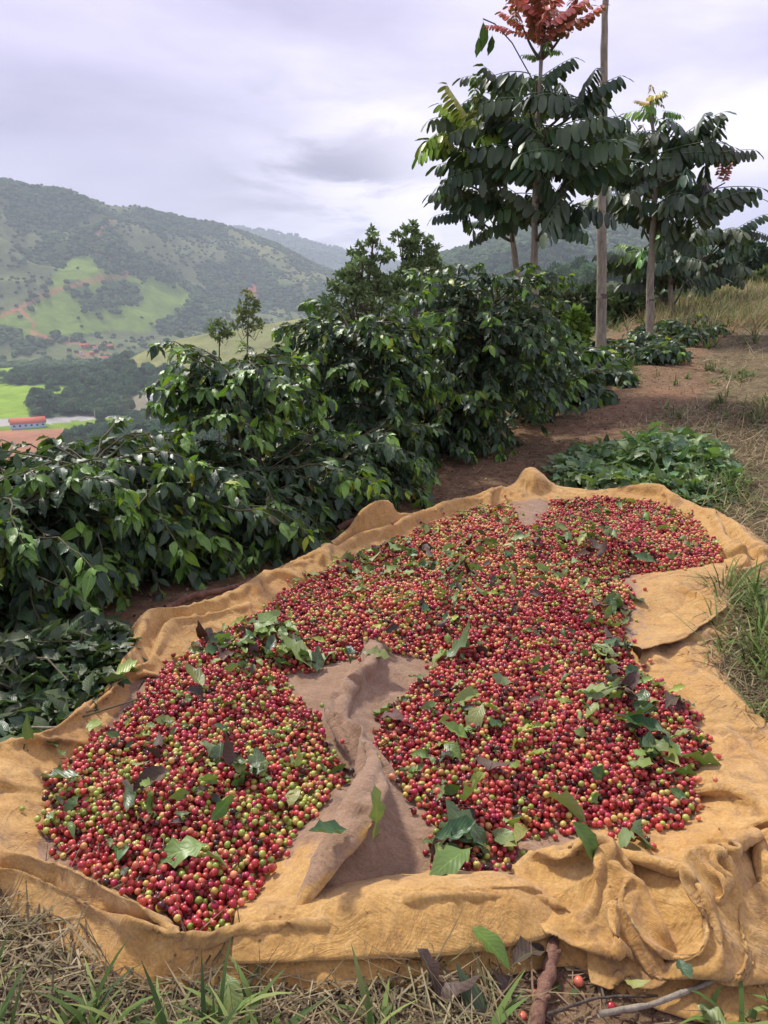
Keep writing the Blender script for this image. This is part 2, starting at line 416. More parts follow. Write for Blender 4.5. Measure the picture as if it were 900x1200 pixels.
    off = x - xl + (fbm(x * 1.1, y * 1.1, 4) - 0.5) * 1.3
    path = sstep(-0.9, -0.2, off) * (1 - sstep(wr - 0.35, wr + 0.35, off)) * (yy > 3)
    leftstrip = (yy < 4.4) * sstep(-1.6, -1.0, off) * (1 - sstep(0.4, 0.9, off))
    corner = sstep(0.15, 0.35, x + (fbm(x * 3, y * 3, 3) - 0.5) * 0.4) * (1 - sstep(1.25, 1.4, yy))
    soil = np.clip(np.maximum.reduce([path, leftstrip, corner * 0.9]), 0, 1)
    g1 = link('ground', sub(F[nearf], 'ground', m1, {'soil': soil}), kind='structure')
    g2 = link('terrain', sub(F[~nearf], 'terrain', m2, {'cover': C, 'wood': cover}), kind='structure')
    # inner disc under the camera
    th = az; ring = np.stack([0.25 * np.sin(th), 0.25 * np.cos(th), T(0.25 * np.sin(th), 0.25 * np.cos(th))], 1)
    return V, C, cover, px, py, r, soil
def mat_soil():
    t = NT('soil'); p = t.pos()
    n1 = t.noise(1.4, 5, 0.6, p); n2 = t.noise(18, 6, 0.65, p); n3 = t.noise(120, 4, 0.6, p)
    dirt = t.ramp(n2, [(0.25, (0.085, 0.052, 0.029)), (0.5, (0.20, 0.125, 0.070)), (0.75, (0.32, 0.215, 0.125))])
    dirt = t.mix(t.mr(n1, 0.45, 0.75, 0, 0.7), dirt, (0.29, 0.155, 0.080))
    thatch = t.ramp(n2, [(0.25, (0.07, 0.052, 0.028)), (0.5, (0.17, 0.13, 0.07)), (0.8, (0.32, 0.25, 0.13))])
    soil = t.attr('soil')
    f = t.mr(t.math('ADD', soil, t.math('MULTIPLY', t.math('SUBTRACT', n2, 0.5), 0.9)), 0.3, 0.7)
    c = t.mix(f, thatch, dirt)
    sm = t.vor(60, p); c = t.mix(t.mr(sm, 0.0, 0.25, 0.5, 0.0), c, (0.05, 0.028, 0.018))
    h = t.math('ADD', t.math('MULTIPLY', n2, 1.0), t.math('MULTIPLY', n3, 0.35))
    t.set(Base_Color=c, Roughness=0.95); t.b.inputs['Specular IOR Level'].default_value = 0.2
    t.bump(h, 0.9, 0.03); return t.m
def mat_land():
    t = NT('land'); p = t.pos(); c = t.attr('cover', 'Color')
    n = t.noise(0.035, 8, 0.7, p); n2 = t.noise(0.4, 4, 0.6, p)
    c = t.mix(1.0, c, t.ramp(n, [(0.3, (0.62, 0.64, 0.62)), (0.55, (1.0, 1.0, 1.0)), (0.75, (1.3, 1.22, 1.1))]), 'MULTIPLY')
    t.set(Base_Color=c, Roughness=1.0); t.b.inputs['Specular IOR Level'].default_value = 0.0
    t.bump(t.math('ADD', n, t.math('MULTIPLY', n2, 0.15)), 0.6, 8.0); return t.m
LAND = build_terrain()
def mat_forest():
    t = NT('tree_crowns'); a = t.attr('ccol', 'Color', 'INSTANCER'); p = t.pos(); a = t.mix(t.math('LESS_THAN', t.attr('ccol', 'Fac', 'INSTANCER'), 0.0001), a, (0.06, 0.085, 0.045))
    n = t.noise(0.9, 4, 0.7, p)
    c = t.mix(1.0, a, t.ramp(n, [(0.3, (0.55, 0.58, 0.5)), (0.7, (1.35, 1.3, 1.1))]), 'MULTIPLY')
    t.set(Base_Color=c, Roughness=1.0); t.b.inputs['Specular IOR Level'].default_value = 0.0
    t.bump(n, 0.8, 1.0); return t.m
def instancer(name, protos, P, scale, rot, col, mat=None, pick=None, attr='ccol'):
    """one object: points that carry instances of the given meshes by geometry nodes"""
    n = len(P); me = bpy.data.meshes.new(name); me.vertices.add(n); me.vertices.foreach_set('co', np.asarray(P, np.float32).ravel())
    def at(k, typ, key, d):
        x = me.attributes.new(k, typ, 'POINT'); x.data.foreach_set(key, np.ascontiguousarray(d).ravel())
    at('psc', 'FLOAT_VECTOR', 'vector', np.asarray(scale, np.float32)); at('prot', 'FLOAT_VECTOR', 'vector', np.asarray(rot, np.float32))
    at('pcol', 'FLOAT_COLOR', 'color', np.concatenate([col, np.ones((n, 1))], 1).astype(np.float32))
    at('pick', 'INT', 'value', np.asarray(pick if pick is not None else np.zeros(n), np.int32))
    o = link(name, me, kind='stuff')
    ng = bpy.data.node_groups.new(name, 'GeometryNodeTree'); N = ng.nodes; L = ng.links
    ng.interface.new_socket('Geometry', in_out='INPUT', socket_type='NodeSocketGeometry')
    ng.interface.new_socket('Geometry', in_out='OUTPUT', socket_type='NodeSocketGeometry')
    gi = N.new('NodeGroupInput'); go = N.new('NodeGroupOutput')
    m2p = N.new('GeometryNodeMeshToPoints'); L.new(gi.outputs[0], m2p.inputs['Mesh'])
    g2i = N.new('GeometryNodeGeometryToInstance')
    for pr in reversed(protos):
        oi = N.new('GeometryNodeObjectInfo'); oi.inputs['Object'].default_value = pr; oi.inputs['As Instance'].default_value = False
        L.new(oi.outputs['Geometry'], g2i.inputs[0])
    iop = N.new('GeometryNodeInstanceOnPoints'); L.new(m2p.outputs[0], iop.inputs['Points']); L.new(g2i.outputs[0], iop.inputs['Instance'])
    iop.inputs['Pick Instance'].default_value = True
    def named(k, typ):
        x = N.new('GeometryNodeInputNamedAttribute'); x.data_type = typ; x.inputs['Name'].default_value = k; return x.outputs['Attribute']
    L.new(named('pick', 'INT'), iop.inputs['Instance Index'])
    e2r = N.new('FunctionNodeEulerToRotation'); L.new(named('prot', 'FLOAT_VECTOR'), e2r.inputs[0]); L.new(e2r.outputs[0], iop.inputs['Rotation'])
    L.new(named('psc', 'FLOAT_VECTOR'), iop.inputs['Scale'])
    st = N.new('GeometryNodeStoreNamedAttribute'); st.data_type = 'FLOAT_COLOR'; st.domain = 'INSTANCE'; st.inputs['Name'].default_value = attr
    L.new(iop.outputs[0], st.inputs['Geometry']); L.new(named('pcol', 'FLOAT_COLOR'), st.inputs['Value'])
    L.new(st.outputs[0], go.inputs[0])
    md = o.modifiers.new('scatter', 'NODES'); md.node_group = ng
    return o
# ------------------------------------------------------------------ far trees
def noise3(V, s, seed=0):
    x, y, z = (V * s).T
    return (vnoise(x + seed, y + z * 0.7) + vnoise(y + 31 + seed, z + x * 0.6) + vnoise(z + 57, x + seed + y * 0.4)) / 3
def ico(sub):
    bm = bmesh.new(); bmesh.ops.create_icosphere(bm, subdivisions=sub, radius=1)
    V = np.array([v.co[:] for v in bm.verts]); F = np.array([[v.index for v in f.verts] for f in bm.faces]); bm.free(); return V, F
MAT_FOREST = mat_forest()
def mat_valley_leaf():
    t = NT('valley_foliage'); r = t.rnd(); a = t.attr('ccol', 'Color', 'INSTANCER')
    own = t.math('LESS_THAN', t.math('ADD', a, 0.0), 0.0001)
    c = t.mix(own, a, (0.065, 0.085, 0.040))
    c = t.mix(1.0, c, t.ramp(t.attr('tint'), [(0.0, (0.5, 0.55, 0.5)), (0.6, (1.0, 1.0, 1.0)), (1.0, (1.6, 1.5, 1.2))]), 'MULTIPLY')
    t.set(Base_Color=c, Roughness=0.9); t.b.inputs['Specular IOR Level'].default_value = 0.1; return t.m
MAT_VLEAF = mat_valley_leaf()
def mat_bark(name, a, b, sc=20):
    t = NT(name); p = t.co(); v = t.mapv(p, (1, 1, 0.25)); n = t.noise(sc, 6, 0.65, v); m = t.noise(sc * 5, 4, 0.6, v); n2 = t.noise(2.0, 3, 0.5, p)
    c = t.ramp(n, [(0.3, a), (0.65, b)]); c = t.mix(t.mr(n2, 0.5, 0.7, 0, 0.5), c, tuple(x * 1.25 for x in b))
    t.set(Base_Color=c, Roughness=0.9); t.bump(t.math('ADD', n, t.math('MULTIPLY', m, 0.4)), 0.7, 0.012); return t.m
BARK_GREY = mat_bark('pale_grey_bark', (0.15, 0.125, 0.09), (0.36, 0.31, 0.23), 26)
BARK_DARK = mat_bark('twig_bark', (0.045, 0.033, 0.022), (0.13, 0.10, 0.07), 40)
def blob_crown(seed, flat=0.75):
    V, F = ico(3); n = noise3(V, 1.6, seed) - 0.5; n2 = noise3(V, 4.0, seed + 9) - 0.5
    V = V * (1 + 0.9 * n + 0.7 * n2)[:, None]; V[:, 2] = V[:, 2] * flat + 0.45
    return V, F
def leaf_faces(P, Nrm, size, rng, asp=0.6):
    """one folded quad-ish leaf clump (a rhombus) at each point"""
    n = len(P); a = rng.normal(size=(n, 3)); a /= np.linalg.norm(a, axis=1)[:, None]
    a = a + 0.6 * Nrm; b = np.cross(a, rng.normal(size=(n, 3)))
    a /= np.linalg.norm(a, axis=1)[:, None]; b /= np.linalg.norm(b, axis=1)[:, None] + 1e-9
    s = size * (0.6 + 0.8 * rng.random((n, 1)))
    Q = np.stack([P, P + (a * 0.5 + b * asp * 0.5) * s, P + a * s, P + (a * 0.5 - b * asp * 0.5) * s], 1).reshape(-1, 3)
    i = np.arange(n)[:, None] * 4
    return Q, np.concatenate([i, i + 1, i + 2, i + 3], 1)
def leafy_crown(rng, n, leaf, lumps=14, flat=0.7, spread=0.62):
    """leaf clumps spread through lumps of a crown of radius about 1"""
    c = rng.normal(size=(lumps, 3)); c /= np.linalg.norm(c, axis=1)[:, None]; c *= (spread * rng.random((lumps, 1)) ** 0.4); c[:, 2] *= flat
    lr = 0.26 + 0.22 * rng.random(lumps); k = rng.integers(0, lumps, n)
    d = rng.normal(size=(n, 3)); d /= np.linalg.norm(d, axis=1)[:, None]; d[:, 2] = np.where(d[:, 2] < -0.3, -d[:, 2], d[:, 2])
    P = c[k] + d * (lr[k] * (0.75 + 0.3 * rng.random(n)))[:, None]; P[:, 2] += 0.5
    Q, F = leaf_faces(P, d, leaf, rng)
    lt = rng.random(lumps)
    return Q, F, np.repeat(np.clip(0.35 * rng.random(n) + 0.65 * lt[k], 0, 1), 4)
def valley_tree_proto(seed, leafy, loc, sc, label):
    rng = np.random.default_rng(seed)
    o = empty('valley_tree', loc, label, 'tree', 'trees on the valley floor')
    m = MB(); m.tube(np.array([(0, 0, -0.7), (0.03, 0, -0.2), (0, 0.02, 0.3)]), np.array([0.07, 0.05, 0.03]), 6)
    if leafy:
        Q, F, t = leafy_crown(rng, 2600, 0.15, 16); me = mesh_np('crown', Q, F, MAT_VLEAF, False, {'tint': t})
    else:
        V, F = blob_crown(seed); me = mesh_np('crown', V, F, MAT_FOREST, True)
    c = link('crown', me, o); tr = link('trunk', m.mesh('trunk', BARK_DARK), o)
    o.scale = (sc, sc, sc)
    return o, c
LV, LC, LCOV, LPX, LPY, LR, _ = LAND
def far_forest():
    rng = np.random.default_rng(11)
    def samp(n, r0, r1, a0=-44, a1=36):
        r = np.sqrt(rng.random(n) * (r1 ** 2 - r0 ** 2) + r0 ** 2); th = R(a0) + rng.random(n) * R(a1 - a0)
        return r * np.sin(th), r * np.cos(th)
    # nearest terrain vertex gives the cover
    from mathutils.kdtree import KDTree
    sel = np.where((LR > 30) & (LR < 5000) & (np.abs(np.arctan2(LV[:, 0], LV[:, 1])) < R(47)))[0]
    # regular polar grid: look up by bins instead of a tree
    lr = np.log(LR[sel]); th = np.arctan2(LV[sel, 0], LV[sel, 1])
    B = {}
    gi = ((lr - 3) * 60).astype(int); gj = ((th + 0.85) * 300).astype(int)
    grid = np.ones((400, 520)); grid[np.clip(gi, 0, 399), np.clip(gj, 0, 519)] = LCOV[sel]
    colg = np.full((400, 520, 3), 0.06); colg[np.clip(gi, 0, 399), np.clip(gj, 0, 519)] = LC[sel]
    def cover(x, y):
        i = np.clip(((np.log(np.hypot(x, y)) - 3) * 60).astype(int), 0, 399); j = np.clip(((np.arctan2(x, y) + 0.85) * 300).astype(int), 0, 519)
        return grid[i, j]
    base = np.array([0.070, 0.110, 0.052])
    def colours(x, y):
        n = len(x); v = 0.6 + 0.9 * rng.random(n); w = fbm(x / 70, y / 70, 3)
        c = base * v[:, None]; c[:, 0] *= 0.85 + 0.7 * rng.random(n) * w; return c
    cr = []
    prot = []
    spots = [(150, 470), (118, 482), (90, 470), (50, 474), (170, 508), (130, 524)]
    for k, (qx, qy) in enumerate(spots):
        g = ground_at(qx, qy + 12); sc = 6.5
        o, c = valley_tree_proto(20 + k, k >= 3, tuple(g + np.array([0, 0, sc * 0.6])), sc,
             ['dark round tree at the right end of the valley wood', 'dark tree in the middle of the valley wood', 'grey green tree at the top of the valley wood',
              'dark tree at the left end of the valley wood by the bright field', 'broad tree below the road across the valley', 'pale bushy tree just above the left coffee shrubs'][k])
        prot.append(c)
    blobs, leafy = prot[:3], prot[3:]
    # mountains
    x, y = samp(84000, 1180, 2650); keep = rng.random(len(x)) < cover(x, y); x, y = x[keep], y[keep]
    x2, y2 = samp(11000, 2650, 5200, -44, 10)
    x = np.concatenate([x, x2]); y = np.concatenate([y, y2]); n = len(x); r = np.hypot(x, y)
    s = (3.0 + 2.6 * rng.random(n)) * np.where(r > 2650, 2.0, 1.0) * np.where(cover(x, y) < 0.5, 0.75, 1); z = T(x, y, False)
    instancer('mountain_forest', blobs, np.stack([x, y, z + s * 0.1], 1), np.stack([s, s, s * (0.8 + 0.5 * rng.random(n))], 1),
              np.stack([0 * s, 0 * s, rng.random(n) * 6.28], 1), colours(x, y), pick=rng.integers(0, 3, n))
    # valley and the near face of our own hill
    x, y = samp(22000, 330, 1180); keep = rng.random(len(x)) < cover(x, y) ** 1.5; x, y = x[keep], y[keep]
    n = len(x); r = np.hypot(x, y); s = 3.2 + 2.8 * rng.random(n); z = T(x, y, False)
    instancer('valley_wood', leafy, np.stack([x, y, z + s * 0.45], 1), np.stack([s, s, s * (0.8 + 0.5 * rng.random(n))], 1),
              np.stack([0 * s, 0 * s, rng.random(n) * 6.28], 1), colours(x, y) * 2.0, pick=rng.integers(0, 3, n))
    x, y = samp(4100, 45, 330); keep = ((rowx(y) - x) > 9) & (rng.random(len(x)) < np.where(x > 0.25 * y, 0.5, 1)); x, y = x[keep], y[keep]
    n = len(x); r = np.hypot(x, y); s = (1.2 + 2.6 * rng.random(n)) * np.clip(r / 130, 0.4, 1.2) * np.where(x > 0.15 * y, 0.6, 1); z = T(x, y, False)
    instancer('hillside_scrub', leafy, np.stack([x, y, z + s * 0.2], 1), np.stack([s, s, s * (0.7 + 0.4 * rng.random(n))], 1),
              np.stack([0 * s, 0 * s, rng.random(n) * 6.28], 1), colours(x, y) * 1.9, pick=rng.integers(0, 3, n))
far_forest()
def plain(name, col, rough=0.8, spec=0.3, var=0.0, sc=6):
    t = NT(name)
    if var:
        n = t.noise(sc, 5, 0.6, t.co()); c = t.mix(t.mr(n, 0.3, 0.7), tuple(x * (1 - var) for x in col), tuple(min(1, x * (1 + var)) for x in col))
        t.set(Base_Color=c)
    else: t.set(Base_Color=col)
    t.set(Roughness=rough); t.b.inputs['Specular IOR Level'].default_value = spec; return t.m
M_TILE = plain('clay_roof', (0.50, 0.13, 0.07), 0.8, 0.2, 0.25, 3)
M_BLUE = plain('pale_blue_plaster', (0.50, 0.66, 0.82), 0.8, 0.2, 0.08, 2)
M_WHITE = plain('white_plaster', (0.75, 0.73, 0.70), 0.8, 0.2, 0.1, 2)
M_DARKGLASS = plain('dark_opening', (0.03, 0.035, 0.045), 0.3, 0.5)
M_METAL = plain('roof_sheet', (0.55, 0.55, 0.56), 0.5, 0.4, 0.15, 3)
M_CONC = plain('concrete', (0.40, 0.38, 0.35), 0.9, 0.2, 0.15, 1)
def gable(m, L_, Wd, z0, h, over=0.5, th=0.15):
    a, b = L_ / 2 + over, Wd / 2 + over; dz = h * over / (Wd / 2)
    V = np.array([(-a, -b, z0 - dz), (a, -b, z0 - dz), (a, 0, z0 + h), (-a, 0, z0 + h), (-a, b, z0 - dz), (a, b, z0 - dz)])
    V = np.concatenate([V, V + [0, 0, th]]); F = [(0, 1, 2, 3), (3, 2, 5, 4), (6, 9, 8, 7), (9, 10, 11, 8), (0, 6, 7, 1), (4, 5, 11, 10), (0, 3, 9, 6), (3, 4, 10, 9), (1, 7, 8, 2), (2, 8, 11, 5)]
    m.add(V, np.array(F))
def house(px, py, L_, Wd, hw, hr, rz, wallm, roofm, label, cat='house', wins=4, group=None, sides=2, name='house'):
    g = ground_at(px, py)
    o = empty(name, (g[0], g[1], g[2]), label, cat, group, rz)
    m = MB(); m.box((0, 0, hw / 2 - 1), (L_, Wd, hw + 2))
    V = np.array([(-L_ / 2, -Wd / 2, hw), (-L_ / 2, Wd / 2, hw), (-L_ / 2, 0, hw + hr - 0.05), (L_ / 2, -Wd / 2, hw), (L_ / 2, Wd / 2, hw), (L_ / 2, 0, hw + hr - 0.05)])
    m.add(V, np.array([(0, 2, 1), (3, 4, 5)])); link('wall', m.mesh('wall', wallm, False), o)
    m = MB(); gable(m, L_, Wd, hw, hr, 0.7); link('roof', m.mesh('roof', roofm, False), o)
    wm = None
    for k in range(wins):
        x = -L_ / 2 + (k + 0.5) * L_ / wins
        if wm is None:
            m = MB(); m.box((0, 0, 0), (min(1.6, L_ / wins * 0.5), 0.12, 1.3)); wm = m.mesh('window', M_DARKGLASS, False)
        w = link('window', wm, o); w.location = (x, -Wd / 2 - 0.03, hw * 0.55)
    for k in range(sides):
        w = link('window', wm, o); w.location = (L_ / 2 + 0.03, -Wd / 4 + k * Wd / 2, hw * 0.55); w.rotation_euler = (0, 0, math.pi / 2)
        w = link('window', wm, o); w.location = (-L_ / 2 - 0.03, -Wd / 4 + k * Wd / 2, hw * 0.55); w.rotation_euler = (0, 0, math.pi / 2)
    return o
def build_village():
    house(33, 501, 25, 12.0, 4.6, 3.4, R(30), M_BLUE, M_TILE, 'long pale blue house with red tiled roof beside the valley road', wins=6)
    house(186, 472, 17, 12, 6.0, 2.2, R(-12), M_WHITE, M_METAL, 'white shed with grey sheet roof past the valley wood', 'shed', wins=3, name='shed')
    house(232, 463, 14, 8, 3.5, 2.0, R(8), M_WHITE, M_TILE, 'white house with tiled roof right of the grey roofed shed', wins=3)
    v = [(100, 407, 18, 'left'), (112, 410, 12, ''), (121, 406, 16, ''), (130, 408, 14, ''), (122, 422, 22, ''), (96, 416, 10, ''), (108, 416, 10, '')]
    labs = ['small brick house at the left end of the far village', 'small white house in the middle of the far village', 'red roofed house at the top of the far village',
            'brick house at the right end of the far village', 'larger white house with pink roof just below the far village', 'tiny white house low on the left of the far village', 'tiny house under the middle of the far village']
    for k, (x, y, L_, _) in enumerate(v):
        house(x, y, L_ * 0.62, L_ * 0.4, 4.2, 1.3, R(20 * math.sin(k * 2.1)), [M_TILE, M_WHITE][k in (1, 4, 5)], M_TILE, labs[k], wins=2, sides=1, group='houses of the far village')
    # utility poles along the valley road
    for k, (x, y) in enumerate([(112, 497), (90, 480), (143, 478), (162, 438)]):
        g = ground_at(x, y); m = MB(); m.tube(np.array([(0, 0, -1), (0, 0, 11.0)]), np.array([0.25, 0.16]), 6)
        o = empty('utility_pole', tuple(g), ['utility pole at the right end of the blue house road', 'utility pole at the edge of the bright field', 'utility pole between the valley wood and the road',
             'distant utility pole behind the bright field'][k], 'pole', 'utility poles in the valley')
        link('pole', m.mesh('pole', M_CONC), o); m = MB(); m.box((0, 0, 10.3), (2.2, 0.18, 0.18)); link('crossarm', m.mesh('crossarm', M_CONC, False), o)
build_village()
# ------------------------------------------------------------------ the cloth
def gp(px, py): return ground_at(px, py)[:2]
BORDER = [  # outer px, inner px, fold height, crest position (0 inner .. 1 outer)
 ((-60, 960), (48, 934), .05, .5), ((-30, 908), (62, 905), .05, .5), ((25, 893), (88, 885), .055, .5), ((72, 872), (106, 868), .05, .5),
 ((112, 840), (140, 832), .045, .5), ((143, 797), (176, 795), .05, .5), ((168, 752), (222, 765), .07, .45), ((212, 737), (268, 740), .055, .6),
 ((252, 722), (303, 722), .045, .6), ((302, 695), (345, 698), .05, .55), ((352, 672), (390, 678), .055, .55), ((402, 648), (430, 657), .055, .55),
 ((432, 634), (466, 640), .10, .75), ((470, 619), (505, 624), .05, .5), ((530, 603), (552, 610), .045, .5), ((588, 588), (592, 602), .06, .5),
 ((618, 577), (620, 602), .07, .6), ((648, 580), (655, 596), .05, .5), ((700, 584), (700, 598), .05, .5), ((765, 588), (765, 602), .06, .6),
 ((830, 610), (805, 618), .05, .5), ((893, 652), (838, 652), .04, .5), ((882, 676), (842, 670), .045, .5), ((848, 694), (792, 684), .06, .7),
 ((833, 715), (735, 692), .05, .8), ((818, 762), (728, 760), .035, .8), ((842, 812), (762, 800), .03, .8), ((878, 850), (815, 840), .03, .8),
 ((925, 885), (832, 885), .035, .5), ((975, 950), (810, 925), .05, .4), ((975, 1040), (822, 962), .06, .4), ((940, 1105), (780, 985), .06, .5),
 ((860, 1135), (740, 995), .05, .5), ((780, 1140), (700, 1000), .05, .5), ((700, 1120), (650, 1020), .05, .5), ((665, 1100), (615, 1050), .06, .5),
 ((640, 1088), (590, 1062), .075, .4), ((580, 1104), (540, 1068), .085, .4), ((510, 1118), (490, 1072), .085, .4), ((440, 1112), (440, 1080), .075, .45),
 ((370, 1124), (350, 1095), .07, .5), ((290, 1130), (270, 1108), .065, .45), ((200, 1136), (205, 1112), .065, .45), ((150, 1134), (178, 1100), .10, .45),
 ((112, 1104), (150, 1078), .095, .5), ((76, 1066), (112, 1050), .085, .5), ((34, 1046), (78, 1030), .08, .5), ((-25, 1052), (40, 1000), .07, .5)]
def closed_spline(P, n):
    """resampled closed Catmull-Rom through the rows of P"""
    P = np.asarray(P, float); m = len(P)
    seg = np.linalg.norm(np.roll(P[:, :2], -1, 0) - P[:, :2], axis=1); cum = np.concatenate([[0], np.cumsum(seg)])
    u = np.linspace(0, cum[-1], n, endpoint=False); i = np.clip(np.searchsorted(cum, u, side='right') - 1, 0, m - 1)
    t = ((u - cum[i]) / (cum[i + 1] - cum[i]))[:, None]
    p0, p1, p2, p3 = P[(i - 1) % m], P[i], P[(i + 1) % m], P[(i + 2) % m]
    return 0.5 * (2 * p1 + (p2 - p0) * t + (2 * p0 - 5 * p1 + 4 * p2 - p3) * t ** 2 + (-p0 + 3 * p1 - 3 * p2 + p3) * t ** 3)
def relax(V, zmin, su, sv, steps=120, closed=False, grav=0.0012, pull=0.01, stiff=0.35, damp=0.9, seed=0, amp=0.004, pin=None):
    """position-based cloth: the sheet is su / sv times longer than its footprint, so it buckles into folds over its support zmin"""
    nu, nv, _ = V.shape; rng = np.random.default_rng(seed)
    home = V.copy(); X = V.copy()
    gu, gv = np.meshgrid(np.arange(nu), np.arange(nv), indexing='ij')
    X[..., 2] += amp * (fbm(gu / 9.0 + seed, gv / 9.0, 3) - 0.3) * 2
    X[..., :2] += (np.stack([fbm(gu / 7. + 50, gv / 7. + seed, 2), fbm(gu / 7. + 90, gv / 7. + seed, 2)], -1) - 0.5) * amp
    cons = []
    def reg(di, dj, scale, k):
        if closed:
            a = (gu, gv); b = ((gu + di) % nu, gv + dj)
            ok = (gv + dj >= 0) & (gv + dj < nv)
        else:
            ok = (gu + di < nu) & (gv + dj >= 0) & (gv + dj < nv)
        A = (gu[ok], gv[ok]); B = ((gu[ok] + di) % nu, gv[ok] + dj)
        ra = home[A]; rb = home[B]; L0 = np.linalg.norm(rb - ra, axis=-1)
        ia = A[0] * nv + A[1]; ib = B[0] * nv + B[1]
        par = (A[0] // max(1, di) + (A[1] // max(1, abs(dj)) if di == 0 else 0)) % 2
        sc = scale if np.isscalar(scale) else 0.5 * (scale[A] + scale[B])
        for q in (0, 1, 2) if closed and nu % 2 else (0, 1):
            s = par == q
            if s.any(): cons.append((ia[s], ib[s], (L0 * sc)[s][:, None], k))
    su_ = su; sv_ = sv; mid = (np.asarray(su) + np.asarray(sv)) / 2
    reg(1, 0, su_, 0.9); reg(0, 1, sv_, 0.9); reg(1, 1, mid, 0.4); reg(1, -1, mid, 0.4)
    reg(2, 0, su_, stiff); reg(0, 2, sv_, stiff); reg(4, 0, su_, stiff * 0.5); reg(0, 4, sv_, stiff * 0.5)
    flat = X.reshape(-1, 3); vel = np.zeros_like(flat); hm = home.reshape(-1, 3); zm = zmin.reshape(-1)
    for it in range(steps):
        prev = flat.copy(); vel *= damp; vel[:, 2] -= grav; flat += vel
        for rep in range(3):
            for ia, ib, L0, k in cons:
                d = flat[ib] - flat[ia]; l = np.linalg.norm(d, axis=1, keepdims=True) + 1e-9
                c = d * (0.5 * k * (l - L0) / l); flat[ia] += c; flat[ib] -= c
        flat[:, :2] += (hm[:, :2] - flat[:, :2]) * pull
        if pin is not None: flat[pin] = hm[pin]
        low = flat[:, 2] < zm; flat[low, 2] = zm[low]; 
        nvl = flat - prev; nvl[low] *= 0.6; vel = np.clip(nvl, -0.02, 0.02)
    return flat.reshape(nu, nv, 3)
def upsample(X, k, closed=False):
    def ax(A, m, cl):
        n = len(A); u = np.arange(n * m if cl else (n - 1) * m + 1) / m; i = u.astype(int); t = (u - i).reshape(-1, *([1] * (A.ndim - 1)))
        g = (lambda j: A[j % n]) if cl else (lambda j: A[np.clip(j, 0, n - 1)])
        p0, p1, p2, p3 = g(i - 1), g(i), g(i + 1), g(i + 2)
        return 0.5 * (2 * p1 + (p2 - p0) * t + (2 * p0 - 5 * p1 + 4 * p2 - p3) * t ** 2 + (-p0 + 3 * p1 - 3 * p2 + p3) * t ** 3)
    return ax(ax(X, k, closed).swapaxes(0, 1), k, False).swapaxes(0, 1)
def crease(X, amp=0.0028, sc=1.0, seed=0, closed=False):
    """sharp little folds pushed along the cloth's own normal"""
    du = (np.roll(X, -1, 0) - np.roll(X, 1, 0)) if closed else np.gradient(X, axis=0)
    n = np.cross(du, np.gradient(X, axis=1)); n /= np.linalg.norm(n, axis=-1, keepdims=True) + 1e-9
    n = np.where(n[..., 2:3] < 0, -n, n); x, y = X[..., 0] * sc + seed, X[..., 1] * sc
    w1 = fbm(x * 5, y * 5, 2) * 1.5; rd = lambda a, b: (1 - np.abs(2 * fbm(a, b, 2) - 1)) ** 5
    c = rd(x * 9 + y * 5 + w1 * 3, y * 3 - x * 2) + 0.8 * rd(x * 4 - y * 10 + w1 * 3, y * 3 + x * 3 + 7) + 0.5 * rd(x * 16 + 9, y * 16)
    return X + n * ((c - 0.5) * amp * (0.4 + 1.2 * fbm(x * 2.3 + 5, y * 2.3, 2)))[..., None]
def thick(V3, closed, th, name, mat, parent, uvs=1.0, wear=None):
    """two skins and a hem: a real sheet with thickness"""
    nu, nv, _ = V3.shape
    du = (np.roll(V3, -1, 0) - np.roll(V3, 1, 0)) if closed else np.gradient(V3, axis=0)
    n = np.cross(du, np.gradient(V3, axis=1)); n /= np.linalg.norm(n, axis=-1, keepdims=True) + 1e-9
    if n[..., 2].mean() < 0: n = -n; flip = True
    else: flip = False
    A = V3.reshape(-1, 3); B = (V3 - n * th).reshape(-1, 3)
    F = grid_faces(nu, nv, closed); F2 = F[:, ::-1] + len(A)
    i = np.arange(nu if closed else nu - 1); ip = (i + 1) % nu; o = len(A)
    e = [np.stack([i * nv, ip * nv, ip * nv + o, i * nv + o], 1)[:, ::-1], np.stack([i * nv + nv - 1, ip * nv + nv - 1, ip * nv + nv - 1 + o, i * nv + nv - 1 + o], 1)]
    if not closed:
        j = np.arange(nv - 1)
        e += [np.stack([j, j + 1, j + 1 + o, j + o], 1), np.stack([j, j + 1, j + 1 + o, j + o], 1)[:, ::-1] + np.array([[(nu - 1) * nv] * 4])]
    F = np.concatenate([F, F2] + e)
    if flip: F = F[:, ::-1]
    Lu = np.concatenate([[0], np.cumsum(np.linalg.norm(np.diff(V3[:, nv // 2], axis=0), axis=1))]); Lv = np.linalg.norm(np.diff(V3, axis=1), axis=-1).mean(0); Lv = np.concatenate([[0], np.cumsum(Lv)])
    uv = np.stack(np.broadcast_arrays(Lu[:, None], Lv[None, :]), -1).reshape(-1, 2)
    at = {'wear': np.concatenate([wear.ravel()] * 2) if wear is not None else np.zeros(2 * len(A))}
    me = mesh_np(name, np.concatenate([A, B]), F, mat, True, at, np.concatenate([uv, uv]))
    return link(name, me, parent)
